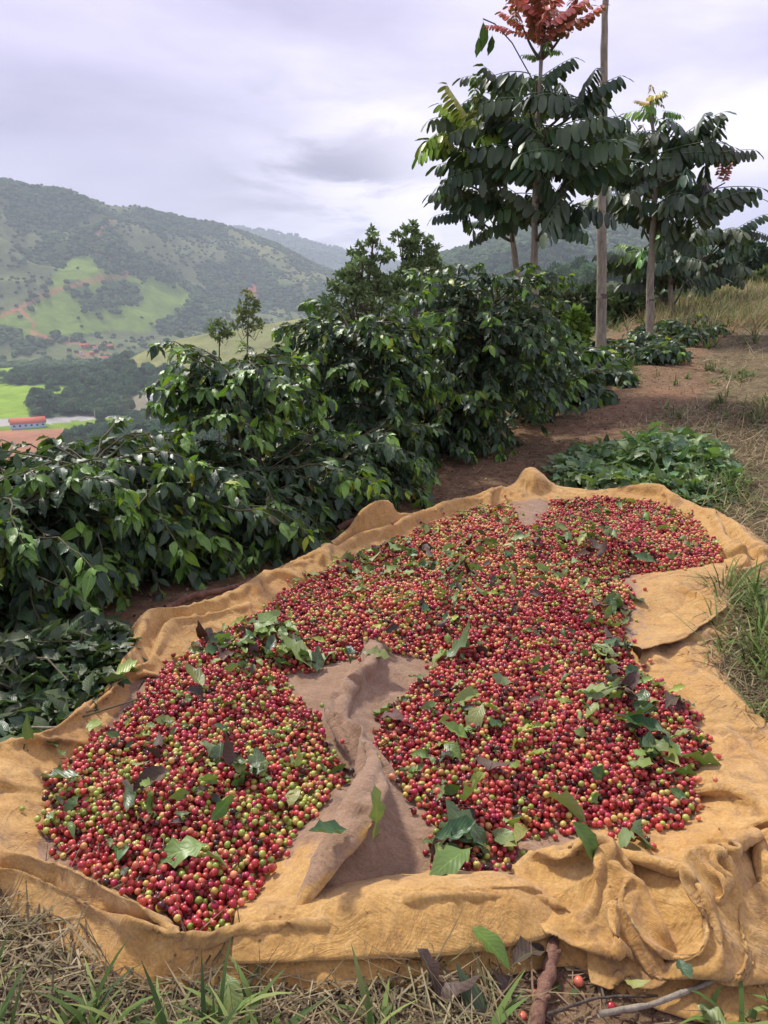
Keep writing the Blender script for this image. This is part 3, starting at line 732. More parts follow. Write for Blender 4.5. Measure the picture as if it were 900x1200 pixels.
def mat_cloth():
    t = NT('woven_cloth'); uv = t.N.new('ShaderNodeUVMap').outputs[0]; p = t.pos()
    n = t.noise(3.5, 5, 0.6, p); n2 = t.noise(22, 5, 0.65, p); n3 = t.noise(160, 3, 0.6, p)
    gold = t.ramp(n2, [(0.25, (0.42, 0.230, 0.062)), (0.55, (0.63, 0.380, 0.122)), (0.8, (0.74, 0.50, 0.21))])
    gold = t.mix(t.mr(n, 0.42, 0.68, 0, 0.6), gold, (0.56, 0.29, 0.075))
    tan = t.ramp(n2, [(0.25, (0.23, 0.135, 0.075)), (0.6, (0.37, 0.235, 0.145)), (0.85, (0.46, 0.31, 0.20))])
    w = t.attr('wear'); c = t.mix(t.mr(t.math('ADD', w, t.math('MULTIPLY', t.math('SUBTRACT', n2, 0.5), 0.9)), 0.38, 0.58), gold, tan)
    # dirt specks, stains and faint creases
    v = t.vor(16, p, 'F1'); c = t.mix(t.mr(v, 0.03, 0.07, 0.75, 0.0), c, (0.07, 0.035, 0.02))
    st = t.noise(7, 6, 0.7, p, 1.2); c = t.mix(t.mr(st, 0.52, 0.66, 0, 0.6), c, (0.23, 0.12, 0.055))
    wv = t.math('ADD', t.wave(170, 1.5, uv, 'X', 1), t.wave(170, 1.5, uv, 'Y', 1))
    c = t.mix(t.math('MULTIPLY', wv, 0.13), c, (0.25, 0.14, 0.06)); c = t.mix(1.0, c, t.ramp(n3, [(0.3, (0.80, 0.79, 0.77)), (0.7, (1.15, 1.14, 1.1))]), 'MULTIPLY')
    t.set(Base_Color=c, Roughness=0.92); t.b.inputs['Specular IOR Level'].default_value = 0.15
    t.b.inputs['Sheen Weight'].default_value = 0.25; t.b.inputs['Sheen Roughness'].default_value = 0.5
    cr = t.noise(11, 6, 0.62, p, 1.6); ridg = t.math('ABSOLUTE', t.math('SUBTRACT', cr, 0.5))
    h = t.math('ADD', t.math('MULTIPLY', wv, 0.045), t.math('ADD', t.math('MULTIPLY', n3, 0.12), t.math('MULTIPLY', ridg, -2.2)))
    t.bump(h, 0.75, 0.012); return t.m
MAT_CLOTH = mat_cloth()
CLOTH = empty('harvest_cloth', (0, 2.5, 0), 'large golden brown woven cloth with folded edges spread on the ground under the coffee cherries', 'cloth')
def unparent_space(o):  # children keep world coordinates
    o.location = (-CLOTH.location[0], -CLOTH.location[1], -CLOTH.location[2]); return o
def build_cloth():
    out = np.array([gp(*b[0]) for b in BORDER]); inn = np.array([gp(*b[1]) for b in BORDER]); hh = np.array([b[2:] for b in BORDER])
    ns, nv = 480, 17
    dat = closed_spline(np.concatenate([out, inn, hh], 1), ns)
    O, I, h, c = dat[:, :2], dat[:, 2:4], dat[:, 4], dat[:, 5]
    t = np.linspace(-0.22, 1, nv)[None, :]
    XY = I[:, None] + (O - I)[:, None] * t[..., None]
    s = np.arange(ns)[:, None] * (1000 / ns)
    c2 = c[:, None] + 0.20 * (fbm(s / 55., s * 0 + 3.3, 3) - 0.5) * 2
    up = sstep(0, 1, np.clip((t + 0.10) / (c2 + 0.10), 0, 1)); dn = 1 - np.clip((t - c2) / (1.0 - c2), 0, 1) ** 2.4
    b = np.where(t < c2, up, dn)
    hmod = h[:, None] * np.where(s < 560, 1.75, 1.15) * (0.70 + 0.75 * fbm(s / 38., s * 0 + 1.3, 3))
    g0 = T(XY[..., 0], XY[..., 1])
    # lengthwise valleys between two rolls of cloth, wandering along the edge
    val = 0.50 * np.exp(-((t - (0.50 + 0.22 * np.sin(s / 47. + 1) * np.sin(s / 21.))) / 0.085) ** 2) * sstep(0.35, 0.55, fbm(s / 50. + 4, s * 0 + 8, 2))
    prof = np.clip(b - val, 0, 2)
    V = np.concatenate([XY, (g0 + hmod * prof + 0.006)[..., None]], -1)
    zmin = g0 + hmod * prof * 0.80 + 0.004
    su = 1.01 + 0.07 * fbm(s / 80. + 5, t * 0 + 2.0, 2); sv = 1.12 + 0.65 * fbm(s / 60. + 5, t * 0 + 9.0, 2)
    sv = sv * np.where((s > 590) & (s < 800), 0.93, 1.0)
    X = relax(V, zmin, su, sv, steps=90, closed=True, pull=0.010, seed=2, amp=0.020, stiff=0.45)
    X = upsample(X, 3, True)
    S3 = (np.arange(len(X)) * (1000 / len(X)))[:, None]; t3 = np.linspace(-0.22, 1, X.shape[1])[None]
    X = crease(X, 0.0055, 1.0, 3, True)
    wear = 1.1 * (1 - sstep(-0.10, 0.16, t3)) + 0 * S3 + 0.05
    wear = wear + 0.30 * np.exp(-((S3 - 210) / 60.) ** 2)
    unparent_space(thick(X, True, 0.0022, 'rolled_edge', MAT_CLOTH, CLOTH, wear=wear))
    # floor under the fruit
    g = 200; xs = np.linspace(-1.5, 2.3, g); ys = np.linspace(0.95, 4.6, g); GX, GY = np.meshgrid(xs, ys, indexing='ij')
    mid = inn * 1.0; ok = inpoly(GX, GY, [tuple(p) for p in (inn + (out - inn) * 0.12)])
    F = grid_faces(g, g); okf = ok.ravel()[F].all(1)
    GZ = T(GX, GY) + 0.003 + 0.008 * fbm(GX * 6, GY * 6, 3)
    Vf = np.stack([GX, GY, GZ], -1).reshape(-1, 3); Ff = F[okf]; ids, inv = np.unique(Ff, return_inverse=True)
    unparent_space(link('floor_sheet', mesh_np('floor_sheet', Vf[ids], inv.reshape(Ff.shape), MAT_CLOTH, True, {'wear': np.ones(len(ids))}, Vf[ids][:, :2]), CLOTH))
    surf = [X.reshape(-1, 3)]
    # loose panels: rows of (left px, right px, height)
    def panel(name, rows, nu, nv, su, sv, prof, seed, wear0=1.0, steps=110, pull=0.006, stiff=0.35, z0=0.0, grav=0.0012, amp=0.012, ups=2):
        nu //= ups; nv //= ups
        P = np.array([list(gp(*r[0])) + list(gp(*r[1])) + [r[2]] for r in rows])
        q = np.linspace(0, len(rows) - 1, nu); k = np.clip(q.astype(int), 0, len(rows) - 2); f = (q - k); f = (f * f * (3 - 2 * f) * 0.4 + f * 0.6)[:, None]
        P = P[k] * (1 - f) + P[k + 1] * f
        tt = np.linspace(0, 1, nv)[None, :, None]
        XY = P[:, None, :2] * (1 - tt) + P[:, None, 2:4] * tt
        uu = np.linspace(0, 1, nu)[:, None]; base = T(XY[..., 0], XY[..., 1]) + z0
        hgt = P[:, None, 4] * prof(uu, tt[..., 0])
        V = np.concatenate([XY, (base + hgt + 0.004)[..., None]], -1)
        X = relax(V, base + hgt * 0.8, su, sv, steps=steps, pull=pull, stiff=stiff, seed=seed, amp=amp, grav=grav)
        X = crease(upsample(X, ups), 0.0045, 1.2, seed); nu, nv = X.shape[:2]; w = wear0(np.linspace(0, 1, nu)[:, None], np.linspace(0, 1, nv)[None]) if callable(wear0) else np.full((nu, nv), float(wear0))
        unparent_space(thick(X, False, 0.0022, name, MAT_CLOTH, CLOTH, wear=w)); surf.append(X.reshape(-1, 3)); return X
    # brown fold that parts the two front heaps
    def pr(u, t):
        c = 0.55 - 0.1 * u; r1 = np.exp(-((t - c) / 0.16) ** 2)
        r2 = np.exp(-((t - 0.22 - 0.1 * u) / 0.13) ** 2) * sstep(0.45, 0.7, u); flat = 0.30 * sstep(0, 0.12, t) * (1 - sstep(0.88, 1, t))
        return r1 + 0.9 * r2 + flat
    rows = [((318, 800), (520, 776), .035), ((345, 826), (508, 800), .05), ((368, 852), (455, 842), .06), ((384, 884), (442, 884), .065), ((408, 915), (446, 908), .06),
            ((402, 948), (468, 940), .075), ((368, 985), (508, 985), .09), ((330, 1025), (512, 1020), .085), ((292, 1066), (508, 1060), .055), ((282, 1096), (505, 1090), .008)]
    panel('centre_fold', [(a, b, c * 1.35) for a, b, c in rows], 132, 84, 1.12, 1.42, pr, 4, lambda u, t: 1.05 - 0.75 * sstep(0.55, 0.85, u) * (1 - sstep(0.3, 0.5, t)), 90, amp=0.02)
    # brown tongues of cloth that show at the far edge and on the right
    panel('far_tongue', [((582, 594), (652, 592), .06), ((596, 616), (642, 614), .07), ((606, 636), (628, 634), .03)], 40, 34, 1.04, 1.15,
          lambda u, t: np.sin(np.pi * t) ** 0.7, 6, 1.0, 50)
    panel('right_tongue', [((845, 668), (845, 722), .075), ((790, 680), (800, 760), .085), ((745, 686), (745, 770), .07), ((716, 684), (728, 730), .02)], 60, 40, 1.06, 1.15,
          lambda u, t: 0.4 + 0.6 * np.sin(np.pi * (t * 1.3 + 0.1)) ** 2, 8, lambda u, t: 0.15 + 0.75 * u ** 2 + 0 * t, 60)
    # crumpled corner thrown forward at the lower right
    def pc(u, t):
        a = 0.55 * np.exp(-((t - 0.30 - 0.35 * u) / 0.10) ** 2) + 0.8 * np.exp(-((t - 0.12 - 0.18 * u) / 0.09) ** 2) * (u < 0.8) + 0.9 * np.exp(-((t - 0.66 + 0.25 * (u - .4)) / 0.10) ** 2) + 0.8 * np.exp(-((t - 0.90 + 0.1 * u) / 0.07) ** 2)
        return (0.35 + a) * sstep(-0.05, 0.25, u) * (1 - 0.55 * sstep(0.75, 1.0, u))
    rows = [((640, 1020), (905, 1000), .09), ((622, 1050), (935, 1030), .13), ((640, 1085), (950, 1065), .14), ((664, 1115), (955, 1100), .125), ((682, 1140), (930, 1140), .10), ((700, 1158), (880, 1166), .05)]
    panel('crumpled_corner', rows, 132, 160, 1.32, 1.26, pc, 12, lambda u, t: 0.25 * (1 - u) + 0.05 + 0 * t, 150, 0.007, 0.62, 0.012, 0.0010, 0.06, ups=2)
    # second roll lying over the front edge
    panel('front_roll', [((290, 1092), (288, 1130), .05), ((380, 1080), (375, 1122), .065), ((450, 1072), (450, 1116), .08), ((530, 1068), (535, 1110), .085), ((600, 1066), (605, 1102), .07), ((648, 1070), (652, 1096), .03)],
          150, 40, 1.07, 1.4, lambda u, t: np.sin(np.pi * np.clip(t * 0.95 + 0.03, 0, 1)) ** 0.6, 14, 0.15, 80, z0=0.03, amp=0.02)
    return inn, np.concatenate(surf)
CL_INNER, CL_SURF = build_cloth()
# ------------------------------------------------------------------ coffee cherries
def mat_cherry():
    t = NT('cherry_skin'); a = t.attr('ccol', 'Color', 'INSTANCER')
    oi = t.N.new('ShaderNodeObjectInfo')
    own = t.math('LESS_THAN', t.attr('ccol', 'Fac', 'INSTANCER'), 0.00001)
    c = t.mix(own, a, oi.outputs['Color'])
    bl = t.attr('blush'); c = t.mix(t.mr(bl, 0.50, 0.72, 0.0, 0.30), c, (0.60, 0.30, 0.08))
    n = t.noise(260, 3, 0.6, t.pos()); c = t.mix(t.mr(n, 0.55, 0.8, 0, 0.3), c, (0.10, 0.03, 0.02))
    nv = t.attr('navel'); c = t.mix(t.mr(nv, 0.4, 0.6), c, (0.05, 0.03, 0.015))
    t.set(Base_Color=c, Roughness=t.mr(n, 0.2, 0.8, 0.20, 0.42)); t.b.inputs['Specular IOR Level'].default_value = 0.5
    t.b.inputs['Subsurface Weight'].default_value = 0.0
    return t.m
MAT_CHERRY = mat_cherry()
def cherry_mesh(seed):
    V, F = ico(3); n = noise3(V, 1.3, seed)
    nav = sstep(0.955, 0.985, V[:, 2]); V = V * (1 + 0.10 * (n - 0.5))[:, None]
    V = V * (1 - 0.09 * sstep(0.97, 1.0, V[:, 2]))[:, None]; V[:, 2] *= 1.10
    me = mesh_np('coffee_cherry', V, F, MAT_CHERRY, True, {'blush': noise3(V, 0.9, seed + 40), 'navel': nav}); return me
RED = [(0.34, 0.020, 0.026), (0.44, 0.048, 0.042), (0.24, 0.011, 0.018), (0.50, 0.085, 0.060), (0.15, 0.010, 0.014), (0.38, 0.028, 0.036), (0.42, 0.040, 0.055), (0.40, 0.032, 0.075), (0.50, 0.06, 0.085)]
PINK = [(0.62, 0.15, 0.085), (0.66, 0.22, 0.11), (0.60, 0.10, 0.07)]
YEL = [(0.58, 0.42, 0.10), (0.62, 0.36, 0.12), (0.50, 0.42, 0.11)]
GRN = [(0.30, 0.38, 0.055), (0.36, 0.40, 0.08), (0.22, 0.30, 0.05)]
DRK = [(0.055, 0.012, 0.014), (0.09, 0.02, 0.02), (0.035, 0.016, 0.012)]
KINDS_ = [RED, PINK, YEL, GRN, DRK]; KNAME = ['red', 'orange pink', 'yellow', 'green', 'dark maroon']
BR = 0.0069
def deposit():
    cell = 0.003; x0, y0, x1, y1 = -1.55, 0.95, 2.1, 4.6
    nx, ny = int((x1 - x0) / cell), int((y1 - y0) / cell)
    gx = x0 + (np.arange(nx) + 0.5) * cell; gy = y0 + (np.arange(ny) + 0.5) * cell
    # coarse evaluation, then enlarge
    cx, cy = gx[::4], gy[::4]; GX, GY = np.meshgrid(cx, cy, indexing='ij')
    base = T(GX, GY)
    reg = [(50, 925), (66, 905), (100, 880), (130, 850), (178, 800), (222, 766), (270, 742), (303, 724), (345, 698), (390, 678), (430, 657), (470, 640), (505, 624), (552, 610), (592, 602), (598, 610), (606, 628), (630, 626), (650, 596), (700, 596), (765, 600),
           (805, 616), (838, 650), (842, 668), (790, 680), (742, 680), (720, 690), (740, 716), (728, 760), (762, 800), (815, 838), (832, 885), (808, 925), (822, 965), (800, 985), (740, 1004), (700, 985), (640, 985), (606, 1010), (590, 1030), (495, 1034),
           (500, 1000), (500, 985), (455, 935), (436, 890), (440, 850), (500, 800), (512, 786), (480, 780), (400, 790), (330, 800), (350, 830), (372, 850), (384, 880), (410, 915), (402, 948), (368, 980), (328, 1025), (290, 1065), (265, 1100), (205, 1112), (178, 1085), (150, 1060), (105, 1030), (60, 985)]
    poly = [tuple(gp(*p)) for p in reg]
    ins = inpoly(GX, GY, poly); d = segdist(GX, GY, poly + [poly[0]]); sd = np.where(ins, d, -d)
    ppx, ppy, _ = to_px(np.stack([GX, GY, base], -1)); sd = sd - 0.020 * sstep(640, 800, ppy) + 0.022 * sstep(900, 960, ppy) * (ppx < 320)
    mound = 0.058 * (1 - np.exp(-np.clip(sd, 0, None) / 0.35)) + 0.03 * (fbm(GX * 2.2 + 9, GY * 2.2, 3) - 0.4) * sstep(0, 0.25, sd)
    mound += 0.05 * np.exp(-(((GX - 0.95) / 0.45) ** 2 + ((GY - 3.2) / 0.5) ** 2)) * sstep(0, 0.25, sd)
    Hc = base + mound
    up = lambda A: np.repeat(np.repeat(A, 4, 0), 4, 1)[:nx, :ny]
    Hm = up(Hc).astype(float); SD = up(sd)
    # smooth the blocky enlargement
    for ax in (0, 1):
        for _ in range(3): Hm = (np.roll(Hm, 1, ax) + Hm + np.roll(Hm, -1, ax)) / 3
    P = CL_SURF; i = ((P[:, 0] - x0) / cell).astype(int); j = ((P[:, 1] - y0) / cell).astype(int); ok = (i > 3) & (j > 3) & (i < nx - 4) & (j < ny - 4)
    for a in range(-2, 3):
        for b in range(-2, 3): np.maximum.at(Hm, (i[ok] + a, j[ok] + b), P[ok, 2])
    rng = np.random.default_rng(5)
    area = (sd > 0).mean() * (x1 - x0) * (y1 - y0); n = int(area / (math.pi * BR * BR) * 1.75)
    out = []; k = 4; off = (np.arange(-k, k + 1) * cell)
    q = np.stack(np.meshgrid(off, off, indexing='ij'), -1)
    xs = x0 + rng.random(n * 4) * (x1 - x0); ys = y0 + rng.random(n * 4) * (y1 - y0)
    ii = ((xs - x0) / cell).astype(int); jj = ((ys - y0) / cell).astype(int)
    s = SD[np.clip(ii, 0, nx - 1), np.clip(jj, 0, ny - 1)]
    prob = np.where(s > 0.02, 1, np.where(s > -0.012, 0.55, np.where(s > -0.07, 0.012, 0)))
    keep = rng.random(len(xs)) < prob; xs, ys = xs[keep], ys[keep]
    cand = rng.normal(size=(len(xs), 7, 2)) * 0.007; cand[:, 0] = 0
    for m in range(min(len(xs), n)):
        r = BR * (0.80 + 0.34 * rng.random()); best = None
        for c in cand[m]:
            X = xs[m] + c[0]; Y = ys[m] + c[1]; a = int((X - x0) / cell); b = int((Y - y0) / cell)
            if a < k or b < k or a >= nx - k - 1 or b >= ny - k - 1: continue
            d2 = (q[..., 0] + gx[a] - X) ** 2 + (q[..., 1] + gy[b] - Y) ** 2
            st = np.where(d2 < r * r, np.sqrt(np.maximum(r * r - d2, 0)), -9.0)
            z = float((Hm[a - k:a + k + 1, b - k:b + k + 1] + st * 0.9).max())
            if best is None or z < best[0]: best = (z, X, Y, a, b, st)
        if best is None: continue
        z, X, Y, a, b, st = best
        blk = Hm[a - k:a + k + 1, b - k:b + k + 1]; np.maximum(blk, z + st, out=blk)
        out.append((X, Y, z, r))
    return np.array(out), Hm, (x0, y0, cell), poly
BER, HM, HG, REGPOLY = deposit()
def top_z(x, y):
    i = int((x - HG[0]) / HG[2]); j = int((y - HG[1]) / HG[2])
    if 0 <= i < HM.shape[0] and 0 <= j < HM.shape[1]: return HM[i, j]
    return float(T(x, y))
def zone(px, py):
    d = math.hypot(px - 265, py - 1050)
    if px < 425 and py > 780:
        if py > 1045: return 'at the front tip of the left heap' if px > 235 else 'left of the front tip of the left heap'
        if px > 330 and py > 900: return 'of the left heap, beside the brown fold'
        if px < 165: return 'along the left rim of the left heap' if py > 960 else 'by the far left edge of the left heap'
        if py > 985: return 'low on the left heap above its front tip' if px > 240 else 'low on the left heap near its rim'
        return 'in the middle of the left heap'
    if py > 780:
        if px < 520: return 'of the right heap, just beside the brown fold'
        if py > 985: return 'among the leaves at the front of the right heap'
        if px > 700: return 'below the right hand leaf cluster'
        return 'low in the middle of the right front heap'
    return 'in the far heap'
def build_cherries():
    rng = np.random.default_rng(8); n = len(BER); px, py, dep = to_px(BER[:, :3])
    # colour mix by place, as picked: greener at the front left, yellower far away
    patch = fbm(BER[:, 0] * 3 + 4, BER[:, 1] * 3, 3); patch2 = fbm(BER[:, 0] * 2.2 + 40, BER[:, 1] * 2.2 + 7, 3)
    w = np.tile(np.array([0.61, 0.15, 0.09, 0.08, 0.07]), (n, 1))
    g = np.exp(-(((px - 330) / 120) ** 2 + ((py - 960) / 110) ** 2)) + 0.8 * np.exp(-(((px - 120) / 70) ** 2 + ((py - 930) / 50) ** 2))
    w[:, 3] += 0.38 * g; w[:, 2] += 0.14 * g; w[:, 0] -= 0.15 * g
    f = sstep(880, 620, py) if False else 1 - sstep(620, 850, py)
    pk = sstep(0.46, 0.58, patch2); w[:, 2] += 0.42 * f * pk; w[:, 1] += 0.45 * f * pk; w[:, 3] += 0.05 * f
    w[:, 0] += 0.5 * sstep(0.52, 0.66, patch); w = np.clip(w, 0, None); w /= w.sum(1, keepdims=True)
    cum = np.cumsum(w, 1); kind = (rng.random((n, 1)) > cum).sum(1).clip(0, 4); sub = rng.random(n)
    col = np.zeros((n, 3))
    for k, L_ in enumerate(KINDS_):
        m = kind == k; arr = np.array(L_); col[m] = arr[(sub[m] * len(L_)).astype(int)]
    col *= (0.8 + 0.4 * rng.random((n, 1)))
    rot = rng.random((n, 3)) * 6.28; me = [cherry_mesh(s) for s in (1, 2, 3)]
    # visible on top?
    i = ((BER[:, 0] - HG[0]) / HG[2]).astype(int); j = ((BER[:, 1] - HG[1]) / HG[2]).astype(int)
    topv = HM[i, j] < BER[:, 2] + BER[:, 3] * 1.05
    size = np.where(topv & (px > 5) & (px < 895) & (py < 1190), BER[:, 3] / dep, 0); order = np.argsort(-size)[:290]
    pick = rng.integers(0, 3, n); first = {}
    used = np.zeros(n, bool); used[order] = True
    for q in order:
        o = link('coffee_cherry', me[pick[q]]); o.location = BER[q, :3]; o.rotation_euler = rot[q]; o.scale = (BER[q, 3],) * 3
        o.color = (*col[q], 1); z = zone(px[q], py[q]); big = 'plump' if BER[q, 3] > BR * 1.03 else 'small' if BER[q, 3] < BR * 0.91 else 'mid sized'; lum = col[q] @ [0.4, 0.5, 0.1]
        tone = ('bright ' if col[q].max() > np.median(np.array(KINDS_[kind[q]]).max(1)) * 1.03 else 'deep ') if kind[q] < 4 else ''
        tag(o, f'{big} {tone}{KNAME[kind[q]]} coffee cherry {z}', 'coffee cherry', 'coffee cherries heaped on the cloth'); first.setdefault(pick[q], o)
    protos = [first[k] for k in (0, 1, 2)]; r = ~used
    instancer('heaped_cherries', protos, BER[r, :3], BER[r, 3:4] * (0.93 + 0.13 * rng.random((int(r.sum()), 3))), rot[r], col[r], pick=pick[r])
    # strays on the soil in front
    for (qx, qy, kk, lab) in [(678, 1154, 1, 'pale pink coffee cherry on the soil just right of the stick'), (716, 1184, 0, 'red coffee cherry on the soil near the bottom right'),
                              (612, 1196, 1, 'pink coffee cherry beside the lower end of the stick'), (627, 1170, 1, 'pink coffee cherry on the soil left of the stick')]:
        gq = ground_at(qx, qy); o = link('coffee_cherry', me[0]); o.location = gq + np.array([0, 0, 0.007]); o.scale = (0.0085,) * 3; o.rotation_euler = (1, 2, qx)
        o.color = (*KINDS_[kk][0], 1); tag(o, lab, 'coffee cherry', 'coffee cherries fallen on the soil')
    print('cherries', n)
build_cherries()

def build_chaff():
    rng = np.random.default_rng(55); n = 5200; k = rng.integers(0, len(BER), n); P = BER[k, :3] + np.stack([rng.normal(size=n) * .004, rng.normal(size=n) * .004, BER[k, 3] * 1.02], 1)
    i = ((P[:, 0] - HG[0]) / HG[2]).astype(int); j = ((P[:, 1] - HG[1]) / HG[2]).astype(int); P[:, 2] = np.maximum(P[:, 2], HM[i, j] + 0.001)
    m = MB(); a = rng.random(n) * 6.28; L_ = 0.006 + 0.035 * rng.random(n) ** 2.5
    for q in range(n):
        d = np.array([math.cos(a[q]), math.sin(a[q]), rng.normal() * 0.2]) * L_[q]
        m.tube(np.array([P[q] - d / 2, P[q] + [0, 0, 0.001], P[q] + d / 2]), 0.0009 if L_[q] > .012 else 0.0022, 4, rng.random(), cap=False)
    t = NT('dry_bits'); t.set(Base_Color=t.ramp(t.attr('tint'), [(0.0, (0.02, 0.012, 0.01)), (0.5, (0.07, 0.035, 0.022)), (0.85, (0.14, 0.09, 0.05)), (1.0, (0.30, 0.24, 0.12))]), Roughness=0.8)
    link('dry_bits', m.mesh('dry_bits', t.m), kind='stuff')
build_chaff()
# ------------------------------------------------------------------ leaves and shrubs
def mat_leaf(name, lo, hi, rough=0.38, back=(0.10, 0.14, 0.05), vein=True, trans=0.18, dirt=0.25):
    t = NT(name); r = t.rnd(); oc = t.N.new('ShaderNodeObjectInfo').outputs['Color']; lc = t.attr('lcol', 'Color')
    c = t.ramp(r, [(0.0, lo), (0.6, tuple((a + b) / 2 for a, b in zip(lo, hi))), (1.0, hi)])
    uv = t.N.new('ShaderNodeUVMap').outputs[0]; sep = t.N.new('ShaderNodeSeparateXYZ'); t.L.new(uv, sep.inputs[0])
    n = t.noise(30, 4, 0.6, t.pos()); n2 = t.noise(7, 3, 0.5, t.pos())
    c = t.mix(t.mr(n2, 0.35, 0.7, 0.0, 0.35), c, tuple(x * 1.35 for x in hi))
    ax = t.math('ABSOLUTE', t.math('SUBTRACT', sep.outputs[0], 0.5))
    if vein:
        c = t.mix(t.mr(ax, 0.015, 0.045, 0.35, 0.0), c, (0.16, 0.22, 0.07))
        s = t.math('SINE', t.math('MULTIPLY', t.math('SUBTRACT', sep.outputs[1], t.math('MULTIPLY', ax, 0.55)), 52.0))
        c = t.mix(t.mr(s, 0.90, 1.0, 0.0, 0.2), c, (0.13, 0.19, 0.06))
    c = t.mix(1.0, c, oc, 'MULTIPLY'); c = t.mix(1.0, c, lc, 'MULTIPLY')
    c = t.mix(t.mr(n, 0.58, 0.8, 0, dirt), c, (0.11, 0.10, 0.07))
    bf = t.N.new('ShaderNodeNewGeometry').outputs['Backfacing']
    cb = t.mix(t.math('MULTIPLY', bf, 0.6), c, t.mix(1.0, back, lc, 'MULTIPLY'))
    t.set(Base_Color=cb, Roughness=t.mr(n, 0.3, 0.7, rough - 0.06, rough + 0.16)); t.b.inputs['Specular IOR Level'].default_value = 0.5
    if vein:
        t.bump(t.math('ADD', t.math('MULTIPLY', s, -0.5), t.math('MULTIPLY', t.mr(ax, 0.0, 0.06, 0, 1), 1.0)), 0.25, 0.0015)
    tr = t.N.new('ShaderNodeBsdfTranslucent'); t.L.new(t.mix(1.0, cb, (1.6, 1.9, 0.7), 'MULTIPLY'), tr.inputs['Color'])
    mx = t.N.new('ShaderNodeMixShader'); mx.inputs[0].default_value = trans; t.L.new(t.b.outputs[0], mx.inputs[1]); t.L.new(tr.outputs[0], mx.inputs[2]); t.L.new(mx.outputs[0], t.out.inputs[0])
    return t.m
MAT_COFFEE = mat_leaf('coffee_leaf', (0.016, 0.042, 0.019), (0.058, 0.108, 0.042), 0.36)
MAT_TREELEAF = mat_leaf('tree_leaflet', (0.030, 0.056, 0.026), (0.070, 0.108, 0.042), 0.40, (0.06, 0.085, 0.035), False, 0.12, 0.1)
MAT_FRESH = mat_leaf('cut_leaf', (0.055, 0.095, 0.030), (0.16, 0.22, 0.085), 0.42, (0.20, 0.27, 0.12), True, 0.15)
MAT_DEAD = mat_leaf('dead_leaf', (0.035, 0.018, 0.014), (0.10, 0.05, 0.035), 0.6, (0.08, 0.05, 0.035), True, 0.02)
def leaf_tpl(w=0.40, ns=7, wav=0.035, curl=0.25, fold=0.22, seed=0, twist=0.0, side=0.0, pet=0.06, blunt=False):
    """leaf of length 1 along +Y with a folded midrib, wavy margin and a drawn-out tip"""
    rng = np.random.default_rng(seed); y = np.linspace(0, 1, ns); ph = rng.random() * 6
    half = w / 2 * (np.sin(np.pi * np.clip(y, 0, 1) ** 1.0) ** 0.85) * (1 - 0.35 * sstep(0.7, 1, y)) + 0.003
    if blunt: half = w / 2 * np.clip(1 - np.abs((y - 0.52) / 0.52) ** 2.6, 0, 1) ** 0.55 + 0.002
    V = []; U = []
    for i, yy in enumerate(y):
        bend = -curl * yy * yy; sx = side * yy * yy; tw = twist * yy
        for q, f in ((-1, 1.0), (0, 0.0), (1, 1.0)):
            a = q * half[i]; z = abs(a) * fold + wav * math.sin(yy * 19 + ph + q) * f * (half[i] / (w / 2)) 
            V.append((a * math.cos(tw) + sx, pet + yy * (1 - pet) + (0.0), z + bend + a * math.sin(tw))); U.append((0.5 + q * 0.5, yy))
    V = [(0.0, 0.0, 0.0)] + V; U = [(0.5, 0)] + U
    F = []
    for i in range(ns - 1):
        a = 1 + i * 3; F += [(a, a + 1, a + 4, a + 3), (a + 1, a + 2, a + 5, a + 4)]
    V = np.array(V); F = np.array(F)
    # petiole
    k = len(V); V = np.concatenate([V, [(-0.008, 0, 0.0), (0.008, 0, 0.0), (0.008, pet + 0.05, 0.0), (-0.008, pet + 0.05, 0.0)]]); U += [(0.5, 0)] * 4
    F = np.concatenate([F, [(k, k + 1, k + 2, k + 3)]])
    return V, F, np.array(U)
LEAVES = [leaf_tpl(0.41, 8, 0.050, 0.34, 0.25, 1), leaf_tpl(0.44, 8, 0.065, 0.18, 0.12, 2, 0.4), leaf_tpl(0.42, 8, 0.055, 0.55, 0.3, 3, -0.5, 0.08), leaf_tpl(0.46, 8, 0.06, 0.28, 0.5, 4, 0.3, -0.08)]
def white(n): return np.ones((n, 3))
def leaf_mesh(tp, mat, name='leaf'):
    V, F, U = tp; return mesh_np(name, V, F, mat, True, {'tint': np.zeros(len(V)), 'lcol': white(len(V))}, U)
COFFEE_ME = [leaf_mesh(t_, MAT_COFFEE) for t_ in LEAVES]
LEAVES_LOOSE = [leaf_tpl(0.46, 9, 0.09, 0.25, 0.1, 11, 0.9, 0.1), leaf_tpl(0.44, 9, 0.08, -0.35, 0.7, 12, -0.6, -0.15), leaf_tpl(0.38, 9, 0.07, 0.6, 0.9, 13, 0.5, 0.2), leaf_tpl(0.5, 9, 0.11, 0.1, 0.2, 14, -1.2, 0.0)]
FRESH_ME = [leaf_mesh(t_, MAT_FRESH) for t_ in LEAVES]
LOOSE_F = [leaf_mesh(t_, MAT_FRESH) for t_ in LEAVES_LOOSE]; LOOSE_C = [leaf_mesh(t_, MAT_COFFEE) for t_ in LEAVES_LOOSE]
DEAD_ME = [leaf_mesh(leaf_tpl(0.42, 7, 0.09, 0.5, 0.7, 9 + k, 0.8 - k, 0.1), MAT_DEAD) for k in range(2)]
def frames(d, up):
    y = d / (np.linalg.norm(d, axis=1, keepdims=True) + 1e-9); x = np.cross(y, up); x /= np.linalg.norm(x, axis=1, keepdims=True) + 1e-9
    z = np.cross(x, y); return np.stack([x, y, z], -1)        # columns
